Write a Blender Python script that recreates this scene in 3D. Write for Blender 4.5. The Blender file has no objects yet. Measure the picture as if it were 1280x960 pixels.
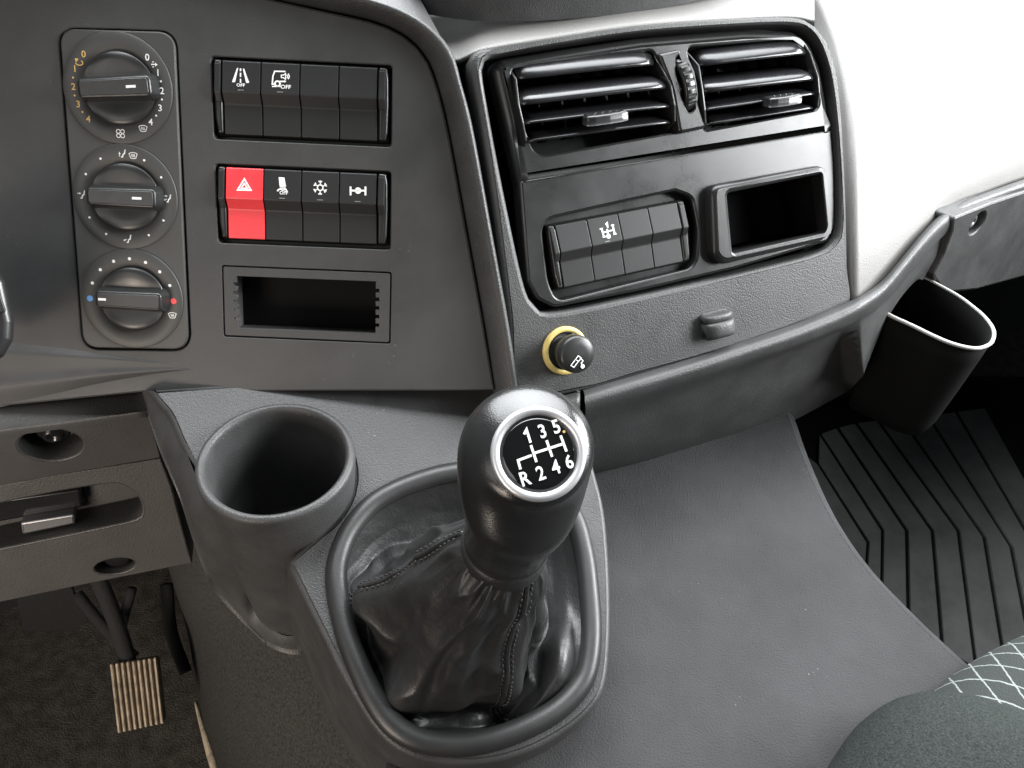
import bpy, bmesh, math, random
from mathutils import Vector, Matrix
from math import sin, cos, pi, radians
random.seed(7)
scene = bpy.context.scene

# ------------------------------------------------------------------ camera
CAM = Vector((0, 0, 1.0))                      # metres above the cab floor
CW = Matrix(((0.99727, -0.07387, 0.0), (0.05123, 0.69157, -0.72049), (0.05323, 0.71852, 0.69347)))
FPX = 1020.0                                   # focal length for a 1280 px wide frame
cd = bpy.data.cameras.new('camera'); cam = bpy.data.objects.new('camera', cd)
scene.collection.objects.link(cam)
cam.matrix_world = Matrix.Translation(CAM) @ CW.to_4x4()
cd.sensor_width = 36; cd.lens = FPX / 1280 * 36; cd.clip_start = 0.01; cd.clip_end = 50
scene.camera = cam

# ------------------------------------------------------------------ light: the cab's windows and an added low fill
YAW = radians(25)                              # the truck's lateral axis against the camera's
AX = Vector((cos(YAW), sin(YAW), 0)); BX = Vector((-sin(YAW), cos(YAW), 0))
w = bpy.data.worlds.new('World'); scene.world = w; w.use_nodes = True
w.node_tree.nodes['Background'].inputs[0].default_value = (0.80, 0.90, 1.0, 1)
w.node_tree.nodes['Background'].inputs[1].default_value = 0.075
def area(name, loc, look, sx, sy, power, col, spread=180):
    l = bpy.data.lights.new(name, 'AREA'); l.shape = 'RECTANGLE'; l.size = sx; l.size_y = sy
    l.energy = power; l.color = col; l.spread = radians(spread)
    o = bpy.data.objects.new(name, l); scene.collection.objects.link(o)
    o.location = loc
    o.rotation_euler = (Vector(look) - Vector(loc)).to_track_quat('-Z', 'Y').to_euler()
    return o
area('windscreen_light', BX*1.06 + AX*0.50 + Vector((0, 0, 1.66)), AX*0.35 + BX*0.55 + Vector((0, 0, 0.80)), 2.0, 1.2, 52, (0.95, 0.98, 1.0), 110)
area('passenger_window_light', AX*1.30 + BX*0.22 + Vector((0, 0, 1.13)), AX*0.45 + BX*0.52 + Vector((0, 0, 0.80)), 1.15, 0.50, 20, (0.97, 0.99, 1.0), 90)
area('driver_window_light', -AX*0.95 - BX*0.25 + Vector((0, 0, 1.25)), Vector((-0.15, 0.4, 0.6)), 0.8, 0.6, 2.4, (1.0, 0.97, 0.93), 140)
area('driver_low_fill', -AX*0.70 - BX*0.20 + Vector((0, 0, 0.60)), Vector((-0.28, 0.40, 0.32)), 0.35, 0.30, 1.7, (1.0, 0.86, 0.74), 75)  # added warm fill for sunlight reflected low on the driver's side
scene.view_settings.view_transform = 'Standard'; scene.view_settings.look = 'None'
scene.view_settings.exposure = 0; scene.view_settings.gamma = 1
scene.render.engine = 'CYCLES'

# ------------------------------------------------------------------ materials
def mat(name, col, rough=0.5, metal=0.0, bump=None, spec=0.5, vary=0.0, coat=0.0, vscale=20, vcol=None, rvary=0.0, speck=0.0):
    """bump: list of (kind, scale, strength, distance)"""
    m = bpy.data.materials.new(name); m.use_nodes = True
    nt = m.node_tree; b = nt.nodes['Principled BSDF']
    b.inputs['Base Color'].default_value = (*col, 1); b.inputs['Roughness'].default_value = rough
    b.inputs['Metallic'].default_value = metal; b.inputs['Specular IOR Level'].default_value = spec
    b.inputs['Coat Weight'].default_value = coat
    tc = nt.nodes.new('ShaderNodeTexCoord')
    if vary or rvary:
        n = nt.nodes.new('ShaderNodeTexNoise'); n.inputs['Scale'].default_value = vscale
        n.inputs['Detail'].default_value = 6; n.inputs['Roughness'].default_value = 0.65
        nt.links.new(tc.outputs['Object'], n.inputs['Vector'])
    if vary:
        r = nt.nodes.new('ShaderNodeMix'); r.data_type = 'RGBA'
        vc = vcol or tuple(c*(1+vary) for c in col)
        r.inputs['A'].default_value = (*[c*(1-vary) for c in col], 1); r.inputs['B'].default_value = (*vc, 1)
        cr = nt.nodes.new('ShaderNodeMapRange'); cr.inputs[1].default_value = 0.35; cr.inputs[2].default_value = 0.65
        nt.links.new(n.outputs['Fac'], cr.inputs[0]); nt.links.new(cr.outputs[0], r.inputs['Factor'])
        nt.links.new(r.outputs['Result'], b.inputs['Base Color'])
    if rvary:
        cr = nt.nodes.new('ShaderNodeMapRange'); cr.inputs[1].default_value = 0.3; cr.inputs[2].default_value = 0.7
        cr.inputs[3].default_value = max(0.03, rough-rvary); cr.inputs[4].default_value = rough+rvary
        nt.links.new(n.outputs['Fac'], cr.inputs[0]); nt.links.new(cr.outputs[0], b.inputs['Roughness'])
    if speck:
        # stray dust: small pale specks of uneven size
        vt = nt.nodes.new('ShaderNodeTexVoronoi'); vt.inputs['Scale'].default_value = 210; nt.links.new(tc.outputs['Object'], vt.inputs['Vector'])
        n2 = nt.nodes.new('ShaderNodeTexNoise'); n2.inputs['Scale'].default_value = 38; nt.links.new(tc.outputs['Object'], n2.inputs['Vector'])
        mr = nt.nodes.new('ShaderNodeMapRange'); mr.inputs[1].default_value = 0.52; mr.inputs[2].default_value = 0.8; mr.inputs[3].default_value = 0.0; mr.inputs[4].default_value = 0.16
        nt.links.new(n2.outputs['Fac'], mr.inputs[0])
        lt = nt.nodes.new('ShaderNodeMath'); lt.operation = 'LESS_THAN'; nt.links.new(vt.outputs['Distance'], lt.inputs[0]); nt.links.new(mr.outputs[0], lt.inputs[1])
        mu = nt.nodes.new('ShaderNodeMath'); mu.operation = 'MULTIPLY'; nt.links.new(lt.outputs[0], mu.inputs[0]); mu.inputs[1].default_value = speck
        mx = nt.nodes.new('ShaderNodeMix'); mx.data_type = 'RGBA'; mx.inputs['B'].default_value = (0.22, 0.21, 0.19, 1)
        nt.links.new(mu.outputs[0], mx.inputs['Factor'])
        if b.inputs['Base Color'].links: nt.links.new(b.inputs['Base Color'].links[0].from_socket, mx.inputs['A'])
        else: mx.inputs['A'].default_value = (*col, 1)
        nt.links.new(mx.outputs['Result'], b.inputs['Base Color'])
    prev = None
    for kind, sc, st, dist in (bump or []):
        if kind == 'voronoi':
            t = nt.nodes.new('ShaderNodeTexVoronoi'); t.feature = 'SMOOTH_F1'; t.inputs['Scale'].default_value = sc; out = t.outputs['Distance']
            t.inputs['Smoothness'].default_value = 0.6
        else:
            t = nt.nodes.new('ShaderNodeTexNoise'); t.inputs['Scale'].default_value = sc; t.inputs['Detail'].default_value = 4; out = t.outputs['Fac']
        nt.links.new(tc.outputs['Object'], t.inputs['Vector'])
        bp = nt.nodes.new('ShaderNodeBump'); bp.inputs['Strength'].default_value = st; bp.inputs['Distance'].default_value = dist
        bp.invert = (kind == 'voronoi')
        nt.links.new(out, bp.inputs['Height'])
        if prev: nt.links.new(prev.outputs[0], bp.inputs['Normal'])
        prev = bp
    if prev: nt.links.new(prev.outputs[0], b.inputs['Normal'])
    return m
M = {}
M['fascia'] = mat('matte_fascia_plastic', (0.048, 0.048, 0.048), 0.5, spec=0.38, bump=[('noise', 1800, 0.5, 0.0003)], vary=0.18, vscale=16, rvary=0.10, speck=0.35)
M['grain'] = mat('grained_plastic', (0.042, 0.042, 0.042), 0.48, spec=0.40, bump=[('voronoi', 1000, 0.45, 0.0004), ('noise', 420, 0.2, 0.0004)], vary=0.16, vscale=30, rvary=0.06, speck=0.4)
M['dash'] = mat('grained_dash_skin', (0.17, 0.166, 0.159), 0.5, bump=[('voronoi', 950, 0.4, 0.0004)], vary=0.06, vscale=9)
M['satin'] = mat('satin_black_plastic', (0.015, 0.015, 0.015), 0.31, bump=[('noise', 1500, 0.12, 0.0002)], rvary=0.06, vscale=30, speck=0.2)
M['gloss'] = mat('gloss_black_plastic', (0.012, 0.012, 0.013), 0.22, rvary=0.06, vscale=60)
M['switch'] = mat('switch_black_plastic', (0.019, 0.019, 0.019), 0.45, spec=0.32, bump=[('noise', 2500, 0.25, 0.0001)], rvary=0.05)
M['dial'] = mat('dial_face_plastic', (0.046, 0.046, 0.044), 0.5, bump=[('noise', 2200, 0.25, 0.0002)])
M['knob'] = mat('knob_black_plastic', (0.018, 0.018, 0.018), 0.36, bump=[('noise', 2000, 0.15, 0.0001)], rvary=0.08, vscale=60)
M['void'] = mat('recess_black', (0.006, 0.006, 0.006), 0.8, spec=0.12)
M['pocket'] = mat('pocket_dark_plastic', (0.10, 0.098, 0.095), 0.55, vary=0.25, vscale=60)
M['red'] = mat('red_switch_plastic', (0.85, 0.045, 0.055), 0.36, bump=[('noise', 2500, 0.3, 0.0001)], vary=0.06, vscale=60, rvary=0.08)
M['white'] = mat('white_print', (0.80, 0.80, 0.78), 0.5)
M['grey'] = mat('grey_print', (0.16, 0.16, 0.16), 0.5)
M['amber'] = mat('amber_print', (0.62, 0.38, 0.12), 0.5)
M['blue'] = mat('blue_print', (0.10, 0.30, 0.66), 0.5)
M['reddot'] = mat('red_print', (0.72, 0.07, 0.07), 0.5)
M['leather'] = mat('black_leather', (0.017, 0.017, 0.017), 0.46, bump=[('voronoi', 900, 0.35, 0.0003), ('noise', 110, 0.35, 0.0018), ('noise', 40, 0.3, 0.003)], rvary=0.09, vscale=60, speck=0.3)
M['roll'] = mat('black_leather_roll', (0.017, 0.017, 0.017), 0.44, bump=[('voronoi', 900, 0.18, 0.0002)], rvary=0.06, vscale=45)
M['thread'] = mat('stitch_thread', (0.030, 0.030, 0.030), 0.6)
M['grip'] = mat('worn_grip_leather', (0.018, 0.018, 0.018), 0.24, bump=[('voronoi', 1300, 0.22, 0.0002)], rvary=0.08, vscale=70, coat=0.15)
M['chrome'] = mat('satin_chrome', (0.82, 0.82, 0.83), 0.38, metal=0.75)
M['cap'] = mat('gloss_cap', (0.006, 0.006, 0.006), 0.06, coat=0.5)
M['rim'] = mat('pale_rim_plastic', (0.42, 0.42, 0.41), 0.4)
M['brass'] = mat('yellowed_ring_plastic', (0.50, 0.39, 0.13), 0.45, vary=0.2, vscale=90)
M['tunnel'] = mat('grey_tunnel_covering', (0.029, 0.029, 0.030), 0.76, spec=0.25, bump=[('noise', 750, 0.8, 0.0010), ('noise', 60, 0.14, 0.003)], vary=0.34, vscale=9, rvary=0.1, speck=0.6)
M['floor'] = mat('dark_carpet', (0.055, 0.050, 0.042), 0.95, bump=[('noise', 420, 0.9, 0.003)], vary=0.45, vscale=60)
M['carpet'] = mat('dusty_carpet', (0.034, 0.033, 0.030), 0.95, bump=[('noise', 500, 1.0, 0.003)], vary=0.55, vscale=330, speck=0.5)
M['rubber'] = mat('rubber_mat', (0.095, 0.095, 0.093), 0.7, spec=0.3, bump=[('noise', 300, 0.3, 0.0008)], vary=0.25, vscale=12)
M['shadow'] = mat('under_dash_shade', (0.018, 0.018, 0.018), 0.9, bump=[('noise', 200, 0.5, 0.002)])  # near-black colour stands in for shade below the dashboard
M['knee'] = mat('knee_panel_plastic', (0.052, 0.050, 0.048), 0.5, bump=[('voronoi', 700, 0.4, 0.0005)], vary=0.12, vscale=20)
M['steel'] = mat('dull_steel', (0.26, 0.26, 0.27), 0.45, metal=0.9)
M['pedal'] = mat('worn_pedal_rubber', (0.52, 0.44, 0.33), 0.7, vary=0.35, vscale=90, bump=[('noise', 500, 0.4, 0.001)])
M['pedal_groove'] = mat('pedal_groove_rubber', (0.16, 0.12, 0.08), 0.85)
M['velour'] = mat('seat_velour', (0.018, 0.021, 0.020), 0.95, spec=0.1, bump=[('noise', 900, 0.6, 0.001), ('noise', 90, 0.4, 0.003)], vary=0.25, vscale=800, vcol=(0.036, 0.041, 0.039), speck=0.4)

# ------------------------------------------------------------------ helpers: frames
def ray(p):
    return CW @ Vector(((p[0]-640)/FPX, -(p[1]-480)/FPX, -1.0))
def at_depth(p, d): return CAM + ray(p)*d
def at_z(p, z):
    r = ray(p); return CAM + r*((z-CAM.z)/r.z)
class Frame:
    """a plane in the cab: origin o, axes u (along), v (up the face), n (out of the face)"""
    def __init__(s, o, u, v):
        s.o = Vector(o); s.u = Vector(u).normalized(); s.n = s.u.cross(Vector(v)).normalized(); s.v = s.n.cross(s.u).normalized()
    def P(s, u, v, h=0): return s.o + s.u*u + s.v*v + s.n*h
    def uv(s, p, h=0):
        r = ray(p); t = ((s.o + s.n*h - CAM).dot(s.n))/r.dot(s.n); X = CAM + r*t - s.o
        return (X.dot(s.u), X.dot(s.v))
    def uvs(s, pts, h=0): return [s.uv(p, h) for p in pts]
    def W(s, p, h=0): a = s.uv(p, h); return s.P(a[0], a[1], h)
    def at(s, u, v, h=0): return Frame(s.P(u, v, h), s.u, s.v)
FL = Frame(CAM - Vector((0.0489, -0.8551, 0.5162))*0.5540, (0.9984, 0.0571, 0), (-0.0295, 0.5153, 0.8565))
FM = Frame(CAM - Vector((0.3665, -0.7608, 0.5356))*0.5193, (0.9009, 0.4340, 0), (-0.2324, 0.4825, 0.8445))

# ------------------------------------------------------------------ helpers: outlines
def resample(pts, n, closed=False):
    """Catmull-Rom through pts (tuples or Vectors), n points evenly spread"""
    P = [Vector(p) for p in pts]; m = len(P); fine = []
    segs = m if closed else m-1
    for i in range(segs):
        if closed: a, b, c, d = P[(i-1) % m], P[i], P[(i+1) % m], P[(i+2) % m]
        else:
            b, c = P[i], P[i+1]; a = P[i-1] if i > 0 else b*2-c; d = P[i+2] if i+2 < m else c*2-b
        for k in range(16):
            t = k/16
            fine.append(0.5*((2*b) + (c-a)*t + (2*a-5*b+4*c-d)*t*t + (3*b-a-3*c+d)*t**3))
    if closed: fine.append(fine[0].copy())
    else: fine.append(P[-1].copy())
    L = [0]
    for i in range(1, len(fine)): L.append(L[-1] + (fine[i]-fine[i-1]).length)
    out = []; j = 0; cnt = n if closed else n-1
    for k in range(n):
        s = L[-1]*k/cnt
        while j < len(L)-2 and L[j+1] < s: j += 1
        f = (s-L[j])/max(1e-12, L[j+1]-L[j]); out.append(fine[j].lerp(fine[j+1], min(1, max(0, f))))
    return out
def area2(p): return sum(p[i][0]*p[(i+1) % len(p)][1]-p[(i+1) % len(p)][0]*p[i][1] for i in range(len(p)))
def ccw(p): p = [(q[0], q[1]) for q in p]; return p if area2(p) > 0 else p[::-1]
def offset(p, d):
    """outward offset of a ccw polygon"""
    n = len(p); out = []
    for i in range(n):
        a, b, c = Vector(p[i-1]), Vector(p[i]), Vector(p[(i+1) % n])
        e1 = (b-a); e2 = (c-b)
        if e1.length < 1e-9: e1 = e2
        if e2.length < 1e-9: e2 = e1
        e1 = e1.normalized(); e2 = e2.normalized()
        n1 = Vector((e1.y, -e1.x)); n2 = Vector((e2.y, -e2.x)); m = n1+n2
        if m.length < 1e-6: m = n1.copy()
        m.normalize(); k = max(0.45, m.dot(n1)); q = b + m*(d/k); out.append((q.x, q.y))
    return out
def rounded(pts, r, seg=6):
    """fillet the corners of a polygon; r: one radius or a list"""
    n = len(pts); out = []
    for i in range(n):
        a, b, c = Vector(pts[i-1][:2]), Vector(pts[i][:2]), Vector(pts[(i+1) % n][:2])
        rr = r[i] if isinstance(r, (list, tuple)) else r
        d1 = (a-b); d2 = (c-b); L = min(d1.length, d2.length)*0.49
        if rr < 1e-6: out.append((b.x, b.y)); continue
        ang = d1.angle(d2); t = min(rr/math.tan(ang/2), L) if ang > 1e-3 else L
        p0 = b + d1.normalized()*t; p1 = b + d2.normalized()*t
        for k in range(seg+1):
            s = k/seg; q = (1-s)**2*p0 + 2*s*(1-s)*(b.lerp((p0+p1)/2, 0.18)) + s*s*p1
            out.append((q.x, q.y))
    return out
def rect(u0, v0, u1, v1): return [(u0, v0), (u1, v0), (u1, v1), (u0, v1)]
def circle(c, r, n=48, r2=None): return [(c[0]+r*cos(2*pi*k/n), c[1]+(r2 or r)*sin(2*pi*k/n)) for k in range(n)]

# ------------------------------------------------------------------ helpers: meshes
class MB:
    def __init__(s): s.bm = bmesh.new()
    def vs(s, pts): return [s.bm.verts.new(p) for p in pts]
    def face(s, v, smooth=True):
        try: f = s.bm.faces.new(v); f.smooth = smooth; return f
        except ValueError: return None
    def grid(s, rows, cu=False, cv=False, smooth=True):
        R = [s.vs(r) for r in rows]; nr = len(R); nc = len(R[0])
        for i in range(nr if cv else nr-1):
            for j in range(nc if cu else nc-1):
                s.face([R[i][j], R[i][(j+1) % nc], R[(i+1) % nr][(j+1) % nc], R[(i+1) % nr][j]], smooth)
        return R
    def bridge(s, A, B, smooth=True):
        n = len(A)
        for j in range(n): s.face([A[j], A[(j+1) % n], B[(j+1) % n], B[j]], smooth)
    def ngon(s, pts, smooth=False): return s.face(s.vs(pts), smooth)
    def plate(s, fr, outer, h, depth, bev=0.0008, holes=(), seg=4, back=False, taper=0.0):
        """a plate in frame fr whose front is at height h; holes: (outline, bevel, depth, floor?)"""
        outer = ccw(outer); rings = []
        for k in range(seg+1):
            a = k/seg*pi/2; rings.append((offset(outer, -bev*(1-sin(a))), h-bev*(1-cos(a))))
        rings.append((offset(outer, taper), h-depth))
        V = [s.vs([fr.P(q[0], q[1], hh) for q in r]) for r, hh in rings]
        for A, B in zip(V, V[1:]): s.bridge(A, B)
        if back: s.face(V[-1][::-1], False)
        loops = [V[0]]
        for o in holes:
            hp, hb, hd = ccw(o[0]), o[1], o[2]; hr = []
            for k in range(seg+1):
                a = k/seg*pi/2; hr.append((offset(hp, hb*(1-sin(a))), h-hb*(1-cos(a))))
            hr.append((hp, h-hd))
            HV = [s.vs([fr.P(q[0], q[1], hh) for q in r]) for r, hh in hr]
            for A, B in zip(HV, HV[1:]): s.bridge(B, A)
            if len(o) > 3 and o[3]: s.face(HV[-1], False)
            loops.append(HV[0])
        if not holes: s.face(V[0], False); return s
        ed = []
        for L in loops:
            for j in range(len(L)):
                e = s.bm.edges.get((L[j], L[(j+1) % len(L)])) or s.bm.edges.new((L[j], L[(j+1) % len(L)])); ed.append(e)
        r = bmesh.ops.triangle_fill(s.bm, use_beauty=True, use_dissolve=False, edges=ed, normal=fr.n)
        for f in r['geom']:
            if isinstance(f, bmesh.types.BMFace):
                f.smooth = False
                f.normal_update()
                if f.normal.dot(fr.n) < 0: f.normal_flip()
        return s
    def lathe(s, fr, c, prof, n=48, start=0, sweep=2*pi):
        """prof: (radius, height) from the outside or the bottom to the middle"""
        rows = []
        for r, h in prof:
            rows.append([fr.P(c[0]+r*cos(start+sweep*k/n), c[1]+r*sin(start+sweep*k/n), h) for k in range(n if sweep > 6.2 else n+1)])
        R = s.grid(rows, cu=sweep > 6.2)
        if prof[-1][0] > 1e-5 and sweep > 6.2: s.face(R[-1], False)
        return s
    def tube(s, pts, r, n=10, closed=False, caps=True):
        P = [Vector(p) for p in pts]; m = len(P); rows = []; up = None
        for i in range(m):
            t = (P[(i+1) % m]-P[i-1]) if closed else (P[min(i+1, m-1)]-P[max(i-1, 0)])
            t.normalize()
            if up is None: up = t.orthogonal().normalized()
            up = (up - t*up.dot(t)).normalized(); w_ = t.cross(up)
            rr = r[i] if isinstance(r, (list, tuple)) else r
            rows.append([P[i] + (up*cos(2*pi*k/n) + w_*sin(2*pi*k/n))*rr for k in range(n)])
        R = s.grid(rows, cu=True, cv=closed)
        if caps and not closed: s.face(R[0][::-1]); s.face(R[-1])
        return s
    def prism(s, fr, prof, u0, u1):
        """prof: (v,h) polygon swept from u0 to u1"""
        A = s.vs([fr.P(u0, v, h) for v, h in prof]); B = s.vs([fr.P(u1, v, h) for v, h in prof])
        n = len(prof)
        for j in range(n): s.face([A[j], A[(j+1) % n], B[(j+1) % n], B[j]], False)
        s.face(A[::-1], False); s.face(B, False)
        return s
    def stroke(s, fr, pts, wd, h=0.0, closed=False):
        """a flat printed line in frame coordinates"""
        P = [Vector((p[0], p[1])) for p in pts]; n = len(P); L = []; R = []
        for i in range(n):
            a = P[i-1] if (i > 0 or closed) else P[i]; c = P[(i+1) % n] if (i < n-1 or closed) else P[i]
            d1 = (P[i]-a); d2 = (c-P[i])
            if d1.length < 1e-9: d1 = d2
            if d2.length < 1e-9: d2 = d1
            n1 = Vector((-d1.y, d1.x)).normalized(); n2 = Vector((-d2.y, d2.x)).normalized(); m = n1+n2
            m = m.normalized() if m.length > 1e-6 else n1
            k = wd/2/max(0.4, m.dot(n1)); L.append(P[i]+m*k); R.append(P[i]-m*k)
        A = s.vs([fr.P(q.x, q.y, h) for q in L]); B = s.vs([fr.P(q.x, q.y, h) for q in R])
        for i in range(n if closed else n-1):
            j = (i+1) % n; s.face([B[i], B[j], A[j], A[i]], False)
        return s
    def poly(s, fr, pts, h=0.0): s.ngon([fr.P(q[0], q[1], h) for q in ccw(pts)]); return s
    def text(s, fr, body, c, size, h=0.0, rot=0, bold=0.0, sx=1.0, shear=0):
        cu = bpy.data.curves.new('t', 'FONT'); cu.body = body; cu.size = 1; cu.align_x = 'CENTER'; cu.align_y = 'CENTER'
        cu.offset = bold; cu.resolution_u = 3; cu.shear = shear
        o = bpy.data.objects.new('t', cu); scene.collection.objects.link(o)
        dg = bpy.context.evaluated_depsgraph_get(); me = o.evaluated_get(dg).to_mesh()
        xs = [v.co.x for v in me.vertices]; ys = [v.co.y for v in me.vertices]
        mx, my = (min(xs)+max(xs))/2, (min(ys)+max(ys))/2; k = size/(max(ys)-min(ys))
        V = []
        for v in me.vertices:
            x, y = (v.co.x-mx)*k*sx, (v.co.y-my)*k
            V.append(s.bm.verts.new(fr.P(c[0]+x*cos(rot)-y*sin(rot), c[1]+x*sin(rot)+y*cos(rot), h)))
        for p in me.polygons: s.face([V[i] for i in p.vertices], False)
        o.evaluated_get(dg).to_mesh_clear(); bpy.data.objects.remove(o); bpy.data.curves.remove(cu)
        return s
    def build(s, name, material, parent=None, bevel=0, sub=0, fix=False, solid=0):
        bm = s.bm
        if fix: bmesh.ops.recalc_face_normals(bm, faces=bm.faces)
        root = parent
        while root is not None and root.parent is not None: root = root.parent
        if root is not None: bmesh.ops.translate(bm, verts=bm.verts, vec=-root.location)
        me = bpy.data.meshes.new(name); bm.to_mesh(me); bm.free()
        o = bpy.data.objects.new(name, me); scene.collection.objects.link(o)
        me.materials.append(M[material] if isinstance(material, str) else material)
        if parent is not None: o.parent = parent
        if solid:
            m = o.modifiers.new('solid', 'SOLIDIFY'); m.thickness = solid; m.offset = -1
        if bevel:
            m = o.modifiers.new('bevel', 'BEVEL'); m.width = bevel; m.segments = 2; m.limit_method = 'ANGLE'; m.angle_limit = radians(25)
        if sub:
            m = o.modifiers.new('sub', 'SUBSURF'); m.levels = sub; m.render_levels = sub
        return o
def thing(name, label, cat, loc, group=None):
    o = bpy.data.objects.new(name, None); scene.collection.objects.link(o); o.location = loc
    o.empty_display_size = 0.02
    o['label'] = label; o['category'] = cat
    if group: o['group'] = group
    bpy.context.view_layer.update()
    return o
def structure(o, label=None):
    o['kind'] = 'structure'
    if label: o['label'] = label
    return o
def loftpx(fr, rows, n):
    """rows: list of (pixel key points, height off the frame)"""
    out = []
    for pts, h in rows:
        hs = h if isinstance(h, (list, tuple)) else [h]*len(pts)
        out.append(resample([fr.W(p, hh) for p, hh in zip(pts, hs)], n))
    return out
def smoothrows(rows, k):
    """insert Catmull-Rom rows between given rows"""
    cols = list(zip(*rows)); n = (len(rows)-1)*k+1; res = [[] for _ in range(n)]
    for c in cols:
        P = [Vector(p) for p in c]; m = len(P); idx = 0
        for i in range(m-1):
            b, cc = P[i], P[i+1]; a = P[i-1] if i > 0 else b*2-cc; d = P[i+2] if i+2 < m else cc*2-b
            for j in range(k):
                t = j/k; res[idx].append(0.5*((2*b)+(cc-a)*t+(2*a-5*b+4*cc-d)*t*t+(3*b-a-3*cc+d)*t**3)); idx += 1
        res[idx].append(P[-1])
    return res

# ================================================================== the setting: floor, tunnel, footwell
ZT = 0.48                                       # top of the engine tunnel
def quad_obj(name, rows, material, smooth=True):
    mb = MB(); mb.grid(rows, smooth=smooth); return mb.build(name, material)
HZ = Frame((0, 0, 0), (1, 0, 0), (0, 1, 0))      # horizontal
m = MB(); m.grid([[Vector((x*0.25-1.6, y*0.25-1.0, 0)) for x in range(17)] for y in range(11)])
structure(m.build('floor', 'floor'), 'dusty dark carpet on the cab floor')
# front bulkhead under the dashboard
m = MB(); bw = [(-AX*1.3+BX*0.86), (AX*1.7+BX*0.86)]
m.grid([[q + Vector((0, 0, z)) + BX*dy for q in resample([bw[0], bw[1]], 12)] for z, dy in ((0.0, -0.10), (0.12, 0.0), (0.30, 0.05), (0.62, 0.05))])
structure(m.build('bulkhead', 'shadow'), 'bulkhead below the dashboard, coloured black to stand for shade')
# engine tunnel
TF = Frame((0, 0, ZT), (1, 0, 0), (0, 1, 0))
tl = TF.uvs([(560, 640), (725, 578), (800, 556), (900, 528), (972, 506), (985, 504), (993, 512), (1002, 536), (1014, 570), (1046, 640), (1090, 705), (1152, 770), (1226, 838), (1330, 930), (1500, 1100)])
tl += [(0.40, -0.30), (0.02, -0.30), (-0.03, 0.0), (-0.06, 0.15)]
mb = MB(); mb.plate(TF, resample([(a, b, 0) for a, b in tl], 120, True) and [(v.x, v.y) for v in resample([(a, b, 0) for a, b in tl], 140, True)], 0, ZT, 0.008, seg=6, taper=0.02)
tunnel = structure(mb.build('engine_tunnel', 'tunnel'), 'grey covering over the engine tunnel between the seats')
# carpeted side of the tunnel in the driver's footwell
e1 = [at_z(p, 0.38) for p in ((250, 670), (300, 735), (350, 765), (388, 800), (424, 860), (482, 940), (570, 1080))]
e2 = [at_z(p, 0.0) for p in ((212, 690), (222, 740), (235, 800), (243, 850), (252, 900), (268, 950), (300, 1080))]
r1, r2 = resample(e1, 24), resample(e2, 24)
rows = []
for k in range(9):
    t = k/8; rows.append([a.lerp(b, t) + (AX*(-0.018*sin(pi*t)) + Vector((0, 0, 0.012*sin(pi*t)))) for a, b in zip(r1, r2)])
m = MB(); m.grid(rows); structure(m.build('tunnel_side', 'carpet', fix=False), 'carpeted flank of the tunnel beside the pedal')

# ================================================================== driver's fascia
fascia = thing('driver_fascia', 'matte grey angled dashboard fascia holding dials and switches', 'dashboard panel', FL.W((330, 480)))
inner = [(-340, -140), (200, -36), (330, -3), (400, 13), (470, 29), (508, 47), (532, 73), (545, 105), (560, 165), (583, 290), (603, 400), (618, 488)]
outl = [(p.x, p.y) for p in resample([(*FL.uv(p), 0) for p in inner], 60)]
outl += FL.uvs([(400, 489), (180, 490), (0, 508), (-340, 542)])
HV_hole = rounded(FL.uvs([(72, 34), (221, 38.5), (239.5, 439), (103, 437)]), [0.010, 0.010, 0.012, 0.010])
def bank_uv(fr, top, bot):
    T = fr.uvs(top); B = fr.uvs(bot)
    u0 = (T[0][0]+B[0][0])/2; u1 = (T[4][0]+B[4][0])/2
    v1 = sum(t[1] for t in T)/5; v0 = sum(t[1] for t in B)/5
    return u0, u1, v0, v1
B1 = bank_uv(FL, [(277.6, 74.8), (327.1, 77.6), (376.6, 79.8), (425, 82.4), (473, 85.2)], [(280.4, 168.2), (329, 169.6), (376.6, 171.6), (424.4, 173.8), (471.4, 177.2)])
B2 = bank_uv(FL, [(281.8, 209), (329.3, 210.4), (376.6, 213.2), (423.9, 215.4), (471.4, 218)], [(285.7, 297.6), (331.9, 299.6), (378.9, 301.3), (425, 304), (471.4, 305.5)])
B3 = bank_uv(FM, [(697.8, 282.1), (736.9, 274.2), (776.8, 267.3), (813.6, 259.8), (851.4, 252.6)], [(708.8, 361.9), (747.3, 351.6), (786.1, 343), (822.2, 335), (859, 328.2)])
def bank_hole(b, l=0.0068, r=0.0090, t=0.0020, d=0.0034):
    u0, u1, v0, v1 = b
    return rounded([(u0-l, v0-d), (u1+r, v0-d), (u1+r, v1+t), (u0-l, v1+t)], 0.0022)
PK_frame = rounded(FL.uvs([(277, 331.4), (489.5, 340.1), (488, 430), (279.5, 421)]), 0.0016)
fp = MB(); fp.plate(FL, outl, 0, 0.028, 0.0012, holes=[(HV_hole, 0.0006, 0.008, True), (bank_hole(B1), 0.0006, 0.010, True), (bank_hole(B2), 0.0006, 0.010, True), (PK_frame, 0.0003, 0.006, False)])
fpo = fp.build('panel', 'fascia', fascia)
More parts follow.
